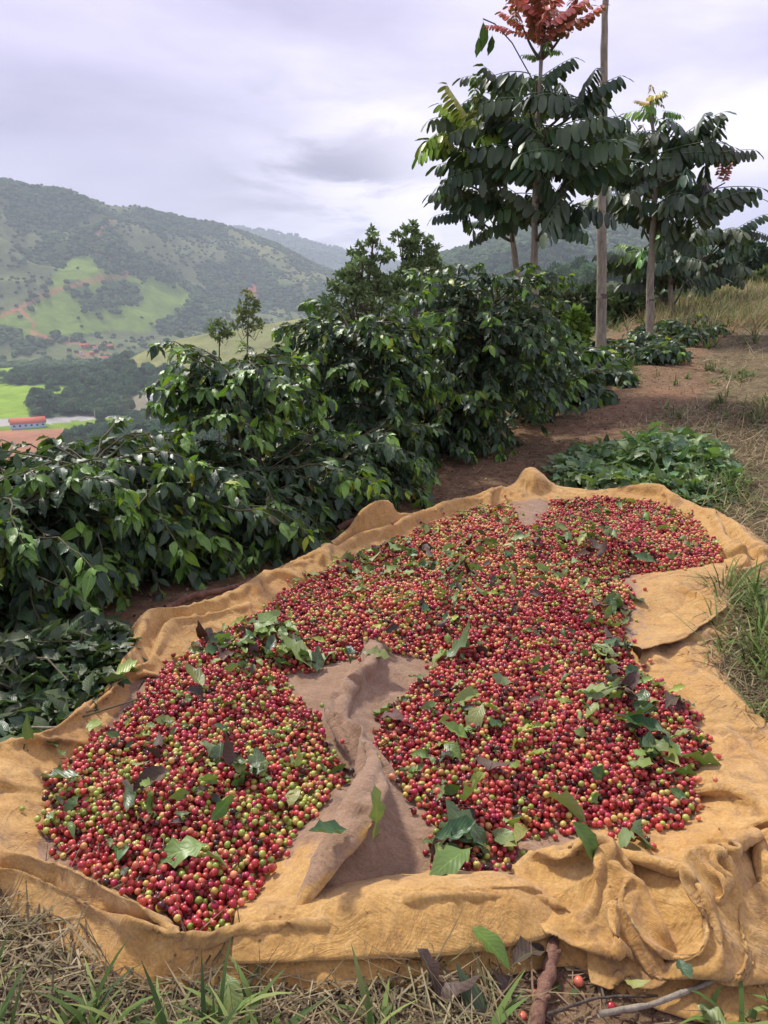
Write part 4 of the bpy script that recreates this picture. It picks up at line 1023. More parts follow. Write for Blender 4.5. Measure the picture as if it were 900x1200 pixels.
def join_leaves(tps, P, M, S, kind, name, mat, parent, tint, lcol):
    Vs, Fs, Ts, Us, Cs = [], [], [], [], []; off = 0
    for k, (V, F, U) in enumerate(tps):
        m = kind == k; n = m.sum()
        if not n: continue
        W_ = np.einsum('nij,vj->nvi', M[m], V) * S[m][:, None, None] + P[m][:, None]
        Vs.append(W_.reshape(-1, 3)); Fs.append((F[None] + (np.arange(n) * len(V))[:, None, None]).reshape(-1, 4) + off)
        off += n * len(V); Ts.append(np.repeat(tint[m], len(V))); Us.append(np.tile(U, (n, 1))); Cs.append(np.repeat(lcol[m], len(V), 0))
    me = mesh_np(name, np.concatenate(Vs), np.concatenate(Fs), mat, True, {'tint': np.concatenate(Ts), 'lcol': np.concatenate(Cs)}, np.concatenate(Us))
    return link(name, me, parent, kind='stuff')
def put_leaf(me, P, M, s, parent, col, name='leaf'):
    o = bpy.data.objects.new(name, me); COL.objects.link(o); o.parent = parent
    m = Matrix([[*(M[0] * s), P[0]], [*(M[1] * s), P[1]], [*(M[2] * s), P[2]], [0, 0, 0, 1]]); o.matrix_basis = m; o.color = (*col, 1); return o
def to_local(root, P): return P - np.array(root.location)
def emit_leaves(root, P, D, S, rng, meshes, tps, mat, lcol, limit=300, score=None, name='leaf', mass='foliage'):
    """leaves of one plant: the ones that show largest as parts, the rest as one part"""
    n = len(P); up = np.array([0, 0, 1.0]) + rng.normal(size=(n, 3)) * 0.45; M = frames(D, up); kind = rng.integers(0, len(tps), n); tint = rng.random(n)
    wp = P + np.array(root.location); px, py, dep = to_px(wp)
    if score is None: score = -dep + 0.25 * rng.random(n)
    order = np.argsort(-score); ind = order[:limit]; rest = order[limit:]
    for q in ind: put_leaf(meshes[kind[q]], P[q], M[q], S[q], root, tuple(lcol[q]), name)
    if len(rest): join_leaves(tps, P[rest], M[rest], S[rest], kind[rest], mass, mat, root, tint[rest], lcol[rest])
BARK_TWIG = mat_bark('green_brown_twig', (0.05, 0.045, 0.022), (0.15, 0.13, 0.07), 40)
def shrub(base, height, rad, nbr, lpb, label, seed, lean=(0, 0), low=0.12, L0=0.082, limit=300, top_heavy=0.0, group='coffee shrubs along the slope', young=0.12, stems=3):
    if L0 < 0.1: nbr = int(nbr * 1.2)
    rng = np.random.default_rng(seed); o = empty('coffee_shrub', tuple(base), label, 'shrub', group)
    sm = MB(); bm = MB(); P = []; D = []; S = []; Y = []; OUT = []
    st = []
    for k in range(stems):
        a = rng.random() * 6.28; r0 = 0.05 * rng.random(); e = np.array([lean[0] + math.cos(a) * rad * 0.28 * (k > 0), lean[1] + math.sin(a) * rad * 0.28 * (k > 0), height * (0.96 - 0.12 * k * rng.random())])
        pts = np.array([[r0 * math.cos(a), r0 * math.sin(a), -0.25], [e[0] * 0.15, e[1] * 0.15, e[2] * 0.3], [e[0] * 0.5, e[1] * 0.5, e[2] * 0.65], e])
        q = np.linspace(0, 3, 13); pts = np.stack([np.interp(q, range(4), pts[:, c]) for c in range(3)], 1); pts[1:-1] += rng.normal(size=(11, 3)) * 0.012
        sm.tube(pts, np.linspace(0.024, 0.007, 13) * (height / 1.6) ** 0.5, 6); st.append(pts)
    for b in range(nbr):
        u = rng.random() ** (0.75 - 0.3 * top_heavy); f = low + (1 - low) * u
        pts = st[b % stems]; p0 = np.array([np.interp(f * 12, range(13), pts[:, c]) for c in range(3)])
        a = b * 2.4 + rng.normal() * 0.4; prof = math.sin(math.pi * min(1, 0.22 + 0.72 * (1 - f))) ** 0.6 if not top_heavy else (0.55 + 0.45 * f)
        L_ = rad * (0.75 + 0.45 * rng.random()) * (prof * 0.8 + 0.25); rise = 0.35 + 0.5 * f
        nn = 9; q = np.linspace(0, 1, nn)[:, None]; d = np.array([math.cos(a), math.sin(a), 0])
        br = p0 + d * L_ * q + np.array([0, 0, 1]) * (rise * L_ * q - (0.42 + 0.35 * rng.random() + 0.25 * (1 - f)) * L_ * q ** 2) + np.cumsum(rng.normal(size=(nn, 3)) * 0.012, 0)
        bm.tube(br, np.linspace(0.006, 0.0018, nn), 5, cap=False)
        tang = np.gradient(br, axis=0); tang /= np.linalg.norm(tang, axis=1)[:, None]
        for m in range(lpb):
            s = 0.18 + 0.82 * (m // 2 + 0.5) / (lpb / 2) if m < lpb else 1
            s = min(1, max(0.1, s + rng.normal() * 0.02)); p = np.array([np.interp(s * (nn - 1), range(nn), br[:, c]) for c in range(3)]); tg = tang[min(nn - 1, int(s * (nn - 1)))]
            sd_ = np.cross(tg, [0, 0, 1]); sd_ /= np.linalg.norm(sd_) + 1e-9; sgn = 1 if m % 2 else -1
            dd = sd_ * sgn * 0.75 + tg * (0.55 + 0.5 * s) + np.array([0, 0, 0.05 - 0.95 * rng.random()]) + rng.normal(size=3) * 0.28
            P.append(p); D.append(dd); S.append(L0 * (0.65 + 0.5 * rng.random()) * (1 - 0.2 * (s > 0.93))); Y.append(s > 0.86 and rng.random() < young * 3 * (0.4 + f)); OUT.append(d)
        if rng.random() < 0.85:       # rosette at the tip
            a1 = rng.random() * 6.28; nr = rng.integers(4, 7); yg = rng.random() < young * 3
            for s5 in range(nr):
                aa = a1 + s5 * 6.28 / nr + rng.normal() * 0.2
                P.append(br[-1]); D.append(tang[-1] * 0.25 + [math.cos(aa), math.sin(aa), -0.35 - 0.5 * rng.random()]); S.append(L0 * (0.75 + 0.5 * rng.random())); Y.append(yg and rng.random() < 0.7); OUT.append(d)
            for sgn in (-1, 1):
                P.append(br[-1]); D.append(tang[-1] + sd_ * sgn * 0.4 + [0, 0, 0.35]); S.append(L0 * 0.6); Y.append(rng.random() < young * 6); OUT.append(d)
    P, D, S, Y, OUT = map(np.array, (P, D, S, Y, OUT))
    lcol = np.where(Y[:, None], np.array([[2.8, 2.8, 1.1]]), 1.0) * (0.75 + 0.5 * rng.random((len(P), 1)))
    ill = rng.random(len(P)); lcol[ill < 0.018] = (5.5, 3.6, 0.9); lcol[(ill > 0.018) & (ill < 0.035)] = (2.2, 1.0, 0.9)
    link('stem', sm.mesh('stem', BARK_GREY), o); link('branches', bm.mesh('branches', BARK_TWIG), o, kind='stuff')
    wp = P + np.array(base); tc = np.array([0, 0, H]) - wp; tc /= np.linalg.norm(tc, axis=1)[:, None]
    score = -np.linalg.norm(wp - [0, 0, H], axis=1) + 0.5 * (OUT * tc).sum(1)
    emit_leaves(o, P, D, S, rng, COFFEE_ME, LEAVES, MAT_COFFEE, lcol, limit, score); return o
def at_depth(px, py, dist):
    d = ray(px, py); d = d / math.hypot(d[0], d[1]); return np.array([0, 0, H]) + d * dist
def shrub_at(px, dist, top_py, rad, **k):
    d = ray(px, 600); h = math.hypot(d[0], d[1]); x, y = d[0] / h * dist, d[1] / h * dist
    dd = ray(px, top_py); zt = H + dd[2] / math.hypot(dd[0], dd[1]) * dist; zg = float(T(x, y)); return shrub((x, y, zg), zt - zg, rad, **k)
def build_shrubs():
    shrub_at(556, 5.9, 325, 0.55, nbr=180, lpb=24, label='tallest dense coffee shrub of the row, behind the far edge of the cloth', seed=31, limit=300)
    shrub_at(612, 6.8, 400, 0.34, nbr=70, lpb=20, label='coffee shrub at the right end of the row in front of the bare path', seed=32, limit=220)
    shrub_at(500, 5.6, 455, 0.46, nbr=110, lpb=22, label='coffee shrub filling the middle of the row between two taller ones', seed=33, limit=300, low=0.05)
    shrub_at(436, 5.0, 384, 0.46, nbr=150, lpb=24, label='coffee shrub beside the upturned peak of the cloth edge', seed=34, limit=300, low=0.05, young=0.2)
    shrub_at(395, 4.4, 530, 0.48, nbr=110, lpb=22, label='low coffee shrub leaning over the left edge of the cloth', seed=35, limit=300, low=0.05)
    shrub_at(276, 4.15, 430, 0.36, nbr=64, lpb=20, label='thin coffee shrub whose leafy top stands clear against the valley', seed=36, limit=300, low=0.52, top_heavy=1.0, stems=2, young=0.3)
    shrub_at(318, 3.85, 560, 0.50, nbr=130, lpb=22, label='bushy coffee shrub under the thin tall one', seed=37, limit=300, low=0.05)
    shrub_at(205, 3.65, 570, 0.54, nbr=150, lpb=22, label='coffee shrub hanging over the heap of cut leaves at the left', seed=38, limit=300, low=0.08)
    shrub_at(112, 3.5, 548, 0.50, nbr=130, lpb=22, label='coffee shrub at the left with pale new tips against the valley', seed=39, limit=300, low=0.08, young=0.25)
    shrub_at(10, 3.3, 580, 0.50, nbr=130, lpb=22, label='coffee shrub cut by the left side of the view', seed=40, limit=300, low=0.08, young=0.2)
    shrub_at(-95, 3.2, 600, 0.55, nbr=60, lpb=20, label='coffee shrub beyond the left side of the view', seed=41, limit=20)
    # young shrubs along the path
    hs = [(655, 7.6, 448, .30), (690, 8.6, 440, .36), (672, 9.6, 418, .40), (735, 10.4, 415, .42), (765, 11.8, 402, .45), (715, 11.6, 408, .45), (790, 13.4, 392, .48), (752, 14.0, 392, .5), (812, 15.2, 382, .5), (835, 17.5, 372, .5), (640, 9.0, 430, .4)]
    for k, (x, d, t_, r_) in enumerate(hs):
        shrub_at(x, d, t_, r_, nbr=44, lpb=16, label=['smallest young coffee shrub, nearest along the path edge', 'young coffee shrub in front of the tall bare trunk', 'young coffee shrub just left of the tall bare trunk',
            'young coffee shrub just right of the tall bare trunk', 'young coffee shrub at the foot of the second tree along the path', 'young coffee shrub right behind the tall bare trunk',
            'young coffee shrub past the foot of the second tree', 'young coffee shrub behind the second tree along the path', 'young coffee shrub where the path nears its crest', 'farthest young coffee shrub on the path crest',
            'young coffee shrub in the gap right of the tall row'][k], seed=60 + k, limit=60 if k < 4 else 12, L0=0.145, low=0.0, group='young coffee shrubs beside the path', young=0.1, stems=2)
build_shrubs()
# ------------------------------------------------------------------ trees with pinnate leaves
def frond_mesh(name, npair, ll, lw, droop, seed, hang=0.85, mat=None):
    rng = np.random.default_rng(seed); m = []; tp = leaf_tpl(lw / ll, 6, 0.015, 0.15, 0.2, seed, pet=0.03, blunt=True)
    q = np.linspace(0, 1, 9); R_ = np.stack([0.05 * np.sin(q * 3 + seed), q, 0.10 * q - droop * q ** 2], 1)
    P, D, S = [], [], []
    for k in range(npair):
        s = 0.16 + 0.84 * k / (npair - 0.5); p = np.array([np.interp(s, q, R_[:, c]) for c in range(3)])
        for sg in (-1, 1):
            P.append(p); D.append(np.array([sg * (0.45 + 0.25 * rng.random()), 0.35 + 0.2 * rng.normal() * 0.5, -hang * (0.8 + 0.5 * rng.random())])); S.append(ll * (0.75 + 0.3 * math.sin(math.pi * min(1, s + 0.15))) * (0.9 + 0.2 * rng.random()))
    P.append(R_[-1]); D.append(np.array([0, 0.8, -0.6])); S.append(ll * 0.9)
    P, D, S = map(np.array, (P, D, S)); up = np.stack([np.sign(D[:, 0]) * 0.7, 0 * S + 0.3, 0 * S + 0.5], 1) + rng.normal(size=(len(P), 3)) * 0.15
    M = frames(D, up); V, F, U = tp
    W_ = (np.einsum('nij,vj->nvi', M, V) * S[:, None, None] + P[:, None]).reshape(-1, 3); FF = (F[None] + (np.arange(len(P)) * len(V))[:, None, None]).reshape(-1, 4)
    b = MB(); b.tube(R_, np.linspace(0.012, 0.005, 9), 4, cap=False); Vr = b.V[0]; Fr = b.F[0] + len(W_)
    tint = np.concatenate([np.repeat(rng.random(len(P)) * 0.6, len(V)), np.zeros(len(Vr))])
    lc = np.concatenate([white(len(W_)), np.full((len(Vr), 3), 2.0)])
    return mesh_np(name, np.concatenate([W_, Vr]), np.concatenate([FF, Fr]), mat or MAT_TREELEAF, True, {'tint': tint, 'lcol': lc}, np.concatenate([np.tile(U, (len(P), 1)), b.U[0]]))
FROND = [frond_mesh('compound_leaf', 7, 0.39, 0.138, 0.20, 3, 1.1), frond_mesh('compound_leaf', 6, 0.42, 0.150, 0.38, 4, 1.2), frond_mesh('compound_leaf', 8, 0.36, 0.130, 0.10, 5, 1.0)]
FRONDY = [frond_mesh('compound_leaf', 8, 0.27, 0.13, 0.05, 7, 0.6), frond_mesh('compound_leaf', 8, 0.25, 0.12, 0.35, 8, 0.8)]
GREEN = (1, 1, 1); OLIVE = (5.5, 4.6, 1.5); ORANGE = (13.0, 5.0, 2.4); REDL = (11.5, 2.2, 3.6); LIGHT = (3.4, 3.8, 1.8)
def put_frond(parent, me, p, yaw, pitch, s, col, roll=0.0):
    o = bpy.data.objects.new('compound_leaf', me); COL.objects.link(o); o.parent = parent; o.location = p
    o.rotation_euler = Euler((pitch, roll, yaw), 'XYZ'); o.scale = (s, s, s); o.color = (*col, 1); return o
def pin_tree(px, dist, base_z, label, trunk, rt, nodes, seed, name='shade_tree', group='shade trees beside the path', ringbar=None):
    """trunk: list of (px, py) up the stem; nodes: crown nodes (px, py, depth offset, n fronds, frond length m, colour)"""
    rng = np.random.default_rng(seed); fp = at_depth(px, 410, dist); x, y = float(fp[0]), float(fp[1]); z = float(T(x, y)) if base_z is None else base_z
    o = empty(name, (x, y, z), label, 'tree', group); B = np.array([x, y, z])
    pts = np.array([[0, 0, -0.15]] + [list(at_depth(a, b, dist) - B) for a, b in trunk]); n = len(pts) * 4
    q = np.linspace(0, len(pts) - 1, n); P = np.stack([np.interp(q, range(len(pts)), pts[:, c]) for c in range(3)], 1); P[1:-1] += rng.normal(size=(n - 2, 3)) * rt * 0.03
    m = MB(); m.tube(P, np.linspace(rt, rt * 0.28, n) * (1 + 0.05 * rng.normal(size=n)), 10); link('trunk', m.mesh('trunk', BARK_GREY), o)
    bm = MB(); sc = dist / 8.0
    for (ax, ay, off, nf, fl, col) in nodes:
        if col == GREEN: nf = max(2, int(nf * 0.72 + rng.random()))
        c = at_depth(ax, ay, dist + off) - B
        # branch from the trunk to the node
        k = np.argmin(np.abs(P[:, 2] - (c[2] - 0.25 * sc))); s0 = P[k]; mid = (s0 + c) / 2 + np.array([0, 0, -0.06 * sc])
        qq = np.linspace(0, 1, 7)[:, None]; br = s0 * (1 - qq) ** 2 + 2 * mid * qq * (1 - qq) + c * qq ** 2
        bm.tube(br, np.linspace(rt * 0.35, rt * 0.14, 7), 5, cap=False)
        out = c - P[k]; a0 = math.atan2(out[1], out[0]) if np.hypot(out[0], out[1]) > 0.1 else rng.random() * 6.28
        for f in range(nf):
            a = a0 + (f - (nf - 1) / 2) * (5.2 / nf) + rng.normal() * 0.2; yaw = a - math.pi / 2
            red = col in (REDL,)
            me = FRONDY[f % 2] if red or col == ORANGE else FROND[rng.integers(0, 3)]
            cc = tuple(v * (0.8 + 0.4 * rng.random()) for v in col)
            put_frond(o, me, c + rng.normal(size=3) * 0.04 * sc, yaw, (0.35 + 0.8 * rng.random()) if red else (0.15 + rng.normal() * 0.25), fl * (0.85 if red else 0.66) * (0.8 + 0.35 * rng.random()), cc)
    link('branches', bm.mesh('branches', BARK_DARK), o, kind='stuff')
    if ringbar:
        for (a, b) in ringbar:
            c = at_depth(a, b, dist) - B; kk = np.interp(c[2], P[:, 2], np.arange(n)); c = np.array([np.interp(kk, np.arange(n), P[:, q_]) for q_ in range(3)]); m = MB(); m.tube(np.array([c - [0, 0, 0.03], c + [0, 0, 0.03]]), np.interp(kk, [0, n - 1], [rt, rt * 0.28]) * 1.07, 12); link('bark_ring', m.mesh('bark_ring', BARK_DARK), o)
    return o
def build_trees():
    G, Y_, O_, Rd, L_ = GREEN, OLIVE, ORANGE, REDL, LIGHT
    # nearer pair of trees
    pin_tree(627, 8.0, None, 'large dark leaved tree with red new leaves at its very top', [(627, 400), (626, 300), (628, 200), (632, 110), (636, 40)], 0.05,
        [(636, 62, 0, 5, .26, L_), (636, 45, 0, 7, .42, Rd), (640, 28, -.1, 7, .42, Rd), (632, 12, .1, 6, .42, Rd), (665, 30, 0, 6, .40, Rd), (612, 30, 0, 6, .36, Rd), (645, -5, 0, 6, .4, Rd), (615, 10, .1, 5, .36, Rd),
         (628, 95, 0, 5, .55, G), (650, 110, 0.1, 6, .7, G), (672, 120, -.1, 6, .75, G), (620, 125, -.2, 5, .6, G),
         (680, 128, 0, 4, .62, G), (665, 150, .3, 5, .7, G), (640, 150, -.3, 6, .75, G), (690, 168, .1, 4, .62, G), (672, 178, -.3, 5, .7, G), (650, 185, .2, 6, .85, G),
         (682, 200, .2, 4, .6, G), (640, 205, -.2, 6, .75, G), (660, 225, 0, 6, .75, G), (628, 235, .3, 6, .7, G), (672, 235, .2, 4, .6, G), (645, 250, -.2, 6, .65, G), (668, 258, 0, 3, .45, G), (622, 180, 0, 6, .8, G), (605, 150, .3, 5, .7, G)], 101)
    pin_tree(608, 8.5, None, 'tree with yellowing and orange leaves on its left side', [(608, 400), (606, 320), (598, 260), (590, 200), (588, 120)], 0.045,
        [(585, 95, 0, 4, .5, G), (592, 115, -.2, 6, .65, G), (598, 135, -.3, 5, .6, Y_), (566, 128, -.2, 4, .34, O_), (556, 140, -.2, 6, .6, Y_), (530, 160, -.2, 6, .55, Y_), (545, 155, .1, 6, .65, G),
         (580, 155, -.3, 7, .75, G), (555, 185, .2, 6, .7, G), (600, 180, .1, 7, .8, G), (575, 195, -.2, 6, .75, G), (540, 225, -.2, 6, .5, G), (565, 228, .2, 6, .7, G), (592, 230, 0, 6, .7, G), (548, 245, 0, 5, .55, G), (600, 255, -.2, 5, .6, G),
         (575, 258, .1, 5, .5, G), (612, 150, -.4, 4, .4, L_), (528, 205, 0, 2, .4, L_)], 102)
    for (o_, pts) in ((0, [(625, 95), (600, 50), (580, 28), (566, 22)]),):
        m = MB(); P = np.array([at_depth(a, b, 8.2) for a, b in pts]); o = empty('long_shoot', tuple(P[0]), 'thin bare shoot with three leaves arching out left of the red crown', 'branch')
        m.tube(P - P[0], 0.006, 5); link('twig', m.mesh('twig', BARK_DARK), o)
        for k, (a, b, s) in enumerate([(566, 24, .24), (561, 42, .17), (577, 40, .17)]):
            p = at_depth(a, b, 8.2) - P[0]; M = frames(np.array([[0.15 - 0.1 * k, 0.1, -1.0]]), np.array([[0.4, -1.0, 0.1]]))[0]; put_leaf(COFFEE_ME[0], p, M, s, o, (1, 1, 1))
    pin_tree(706, 10.6, None, 'tall straight bare grey trunk rising out of the view beside the path', [(705, 345), (705, 250), (707, 150), (708, 60), (710, -20), (712, -200), (712, -420)], 0.070,
        [(712, -420, 0, 9, 1.0, G), (690, -400, .4, 7, 1.0, G), (740, -410, -.4, 7, 1.0, G), (712, -470, 0, 8, .8, L_)], 103, ringbar=[(705, 347), (706, 190)])
    pin_tree(761, 13.0, None, 'second tree along the path with tiers of drooping dark leaves', [(762, 330), (765, 270), (768, 210), (766, 160), (762, 115)], 0.062,
        [(762, 116, 0, 5, .42, O_), (766, 124, 0, 5, .5, L_), (770, 150, 0, 6, .8, G), (790, 160, 0, 6, 1.0, G), (812, 160, .2, 4, .9, G), (745, 165, 0, 6, .9, G), (735, 185, .3, 6, .9, G), (770, 185, -.3, 6, 1.1, G), (800, 185, -.2, 6, 1.1, G),
         (828, 182, 0, 4, .85, G), (760, 210, .4, 7, 1.1, G), (795, 215, .2, 6, 1.1, G), (830, 222, 0, 5, .95, G), (850, 214, 0, 4, .34, Rd), (738, 225, -.2, 6, .95, G), (770, 240, 0, 6, 1.1, G), (810, 243, -.3, 6, 1.0, G), (840, 245, .2, 5, .8, G),
         (750, 255, .3, 5, .9, G), (785, 262, 0, 5, .8, G), (735, 205, 0, 5, .8, G)], 104, ringbar=[(761, 353)])
    pin_tree(785, 17.0, None, 'smaller tree behind the second one along the path', [(785, 330), (784, 290)], 0.07,
        [(775, 300, 0, 7, 1.1, G), (750, 305, 0, 6, 1.1, G), (735, 318, .3, 6, 1.0, G), (800, 305, -.3, 7, 1.1, G), (760, 325, 0, 6, 1.0, G), (785, 330, .3, 6, 1.0, G), (755, 290, 0, 6, .9, L_), (790, 285, 0, 7, 1.1, G), (805, 325, 0, 6, .9, G), (720, 300, 0, 5, .9, G)], 105)
    pin_tree(822, 20.0, None, 'farthest tree of the row near the crest of the path', [(821, 330), (820, 280)], 0.08,
        [(820, 275, 0, 8, 1.2, G), (840, 280, 0, 7, 1.2, G), (855, 270, 0, 5, 1.0, G), (845, 305, 0, 6, 1.1, G), (825, 310, .3, 7, 1.1, G), (860, 295, 0, 5, 1.0, G), (808, 350, 0, 4, .4, Rd), (830, 335, 0, 6, .9, G), (810, 295, 0, 6, 1.0, G), (868, 268, 0, 4, .8, G), (815, 325, 0, 5, .9, G)], 106)
    pin_tree(813, 23.0, None, 'thin pale trunked tree left of the farthest tree', [(812, 340)], 0.06, [(811, 335, 0, 6, .9, G), (800, 340, 0, 5, .9, G), (822, 345, 0, 5, .8, G)], 107)
build_trees()
# ------------------------------------------------------------------ airy trees and bushes further off
def mat_bush(name, base):
    t = NT(name); t2 = t.attr('tint'); c = t.ramp(t2, [(0, tuple(v * 0.5 for v in base)), (0.6, base), (1, tuple(min(1, v * 1.9) for v in base))])
    c = t.mix(1.0, c, t.N.new('ShaderNodeObjectInfo').outputs['Color'], 'MULTIPLY'); t.set(Base_Color=c, Roughness=0.7); t.b.inputs['Specular IOR Level'].default_value = 0.25
    tr = t.N.new('ShaderNodeBsdfTranslucent'); t.L.new(c, tr.inputs['Color']); mx = t.N.new('ShaderNodeMixShader'); mx.inputs[0].default_value = 0.2
    t.L.new(t.b.outputs[0], mx.inputs[1]); t.L.new(tr.outputs[0], mx.inputs[2]); t.L.new(mx.outputs[0], t.out.inputs[0]); return t.m
MAT_BUSH = mat_bush('bush_foliage', (0.055, 0.080, 0.032))
def leafy_tree(px, dist, top_py, lumps, leaf, n, label, seed, color=(1, 1, 1), trunk=0.12, name='leafy_tree', cat='tree', group='trees below the brow of the slope', spread=0.22):
    """lumps: (px, py, radius px) outline of the crown at the tree's own distance"""
    rng = np.random.default_rng(seed); d = ray(px, 600); h = math.hypot(d[0], d[1]); x, y = d[0] / h * dist, d[1] / h * dist; z = float(T(x, y)); B = np.array([x, y, z])
    o = empty(name, (x, y, z), label, cat, group); m = MB(); L = []; k = dist * math.cos(0) / FPX
    for (a, b, r) in lumps:
        off = rng.normal() * spread * r * k * 1.5; L.append((at_depth(a, b, dist + off) - B, r * k))
    top = max(L, key=lambda q: q[0][2])[0]
    cen = np.mean([l[0] for l in L], 0); zz = [l[0][2] for l in L]; fork = np.array([cen[0] * 0.9, cen[1] * 0.9, min(zz) - 0.15 * (max(zz) - min(zz) + 0.5)])
    m.tube(np.array([[0, 0, -0.3], fork * [0.5, 0.5, 0.55], fork]), np.array([1, 0.8, 0.6]) * trunk, 7)
    for c, r in L: m.tube(np.array([fork, fork * 0.5 + c * 0.5 + [0, 0, -0.05 * c[2]], c]), np.array([0.5, 0.3, 0.1]) * trunk, 5, cap=False)
    link('trunk', m.mesh('trunk', BARK_DARK), o)
    Q = []; Tn = []; A = sum(r ** 2 for _, r in L)
    for c, r in L:
        nn = int(n * r * r / A); sub = rng.normal(size=(max(4, nn // 60), 3)); sub /= np.linalg.norm(sub, axis=1)[:, None]; sub *= r * rng.random((len(sub), 1)) ** 0.33
        kk = rng.integers(0, len(sub), nn); dd = rng.normal(size=(nn, 3)); dd /= np.linalg.norm(dd, axis=1)[:, None]
        P = c + sub[kk] + dd * r * 0.34 * rng.random((nn, 1)) ** 0.5 * [1.2, 1.2, 0.7]; q, f = leaf_faces(P, dd * [1, 1, 0.3] + [0, 0, 0.2], leaf, rng, 0.5); Q.append(q)
        lt = rng.random(len(sub)); Tn.append(np.repeat(np.clip(0.5 * lt[kk] + 0.5 * rng.random(nn), 0, 1), 4))
    Q = np.concatenate(Q); F = np.arange(len(Q)).reshape(-1, 4)
    c = link('crown', mesh_np('crown', Q, F, MAT_BUSH, False, {'tint': np.concatenate(Tn)}), o); c.color = (*color, 1); return o
def build_mid_trees():
    leafy_tree(425, 27, 270, [(438, 282, 10), (425, 296, 12), (448, 300, 12), (420, 318, 16), (400, 330, 16), (445, 325, 14), (395, 352, 22), (430, 350, 22), (390, 375, 20), (420, 378, 24), (450, 372, 20), (412, 305, 10), (438, 272, 7), (455, 345, 22), (408, 335, 16), (372, 365, 14), (432, 308, 16)], 0.15, 7800,
               'dark airy tree behind the row, left of the pair on the brow', 201, (3.0, 3.0, 2.6), 0.14)
    leafy_tree(485, 27.5, 262, [(482, 272, 10), (470, 285, 9), (495, 282, 11), (505, 290, 9), (478, 305, 14), (500, 310, 16), (512, 322, 13), (470, 325, 14), (490, 335, 18), (515, 335, 8), (466, 276, 7), (486, 266, 7), (486, 298, 15), (502, 300, 13), (465, 340, 18), (478, 350, 20)], 0.15, 6200,
               'dark airy tree behind the row, right of the pair on the brow', 202, (3.0, 3.0, 2.6), 0.13)
    leafy_tree(291, 60, 345, [(291, 352, 8), (286, 364, 9), (299, 362, 8), (291, 376, 11), (280, 372, 7), (303, 376, 6), (288, 344, 4), (276, 384, 6), (306, 384, 5), (280, 357, 4)], 0.30, 800, 'small thin tree standing alone above the leafy shrub tops', 203, (3.6, 3.2, 2.2), 0.09)
    leafy_tree(257, 62, 372, [(257, 378, 6), (252, 386, 8), (263, 386, 7), (258, 392, 8), (247, 380, 4), (270, 392, 5)], 0.30, 520, 'smaller thin tree left of the lone one above the shrubs', 204, (3.4, 3.2, 2.4), 0.08)
    leafy_tree(330, 30, 420, [(318, 432, 14), (340, 425, 14), (360, 415, 12), (350, 440, 16), (325, 450, 16), (370, 435, 16)], 0.16, 3000, 'grey green bush in the gap between the shrub tops and the airy trees', 205, (3.0, 2.9, 2.1), 0.05, 'bush', 'bush', 'bushes below the brow')
    spec = [(575, 14, 400, [(560, 400, 20), (590, 392, 18), (600, 410, 16)], (1.1, 1.1, 1), 'bush behind the tallest coffee shrub'),
            (655, 14, 352, [(640, 372, 18), (668, 366, 16), (655, 385, 24), (640, 400, 20), (678, 392, 16)], (1.1, .95, .8), 'dark brown green bush left of the bare trunk'),
            (672, 11.5, 365, [(672, 375, 10), (680, 388, 12), (668, 395, 12), (660, 405, 10)], (2.6, 3.0, 1.1), 'bright yellow green bush left of the bare trunk'),
            (730, 19, 350, [(722, 362, 16), (740, 352, 16), (755, 362, 16), (735, 378, 18), (765, 375, 14)], (1.3, 1.35, 1.0), 'grey green bush between the two nearest trunks'),
            (690, 22, 345, [(690, 352, 16), (705, 362, 18), (680, 365, 16), (640, 355, 14)], (1.0, 1.1, .9), 'dark bush behind the bare trunk'),
            (800, 26, 345, [(790, 352, 14), (812, 352, 14), (775, 360, 14), (800, 365, 12)], (1.2, 1.3, 1.0), 'bush below the small trees by the path crest'),
            (845, 34, 325, [(835, 338, 12), (850, 334, 12), (866, 336, 12), (880, 334, 10), (850, 345, 12)], (2.4, 2.0, 1.5), 'dry pale brush on the ridge at the right'),
            (892, 38, 322, [(885, 332, 10), (900, 328, 12), (915, 330, 14), (935, 330, 14)], (2.2, 2.1, 1.5), 'dry pale brush at the right end of the ridge'),
            (880, 48, 300, [(872, 296, 9), (882, 304, 12), (895, 302, 9), (862, 304, 7)], (0.9, 1.1, 1.1), 'dark round trees on the skyline at the right')]
    for k, (px, dist, tp, lumps, col, lab) in enumerate(spec):
        leafy_tree(px, dist, tp, lumps, 0.0075 * dist + 0.03, 2600, lab, 210 + k, col, 0.04, 'bush', 'bush', 'bushes behind the path')
build_mid_trees()
# ------------------------------------------------------------------ leaves lying about, sticks, straw and grass
def normal_at(x, y, e=0.02):
    return np.array([-(top_z(x + e, y) - top_z(x - e, y)) / (2 * e) * 0.3, -(top_z(x, y + e) - top_z(x, y - e)) / (2 * e) * 0.3, 1.0])
def surf_z(x, y):
    return max(top_z(x + a, y + b) for a, b in ((0, 0), (0.012, 0), (-0.012, 0), (0, 0.012), (0, -0.012)))
def hit_top(px, py):
    """where a pixel's ray meets the heap or the cloth"""
    d = ray(px, py); t = np.arange(0.8, 8, 0.004); X = d[0] * t; Y = d[1] * t; Z = H + d[2] * t; z = T(X, Y, False)
    i = ((X - HG[0]) / HG[2]).astype(int); j = ((Y - HG[1]) / HG[2]).astype(int); ok = (i >= 0) & (j >= 0) & (i < HM.shape[0]) & (j < HM.shape[1]); z[ok] = np.maximum(z[ok], HM[i[ok], j[ok]])
    k = int(np.argmax(Z <= z)); return np.array([X[k], Y[k], Z[k]])
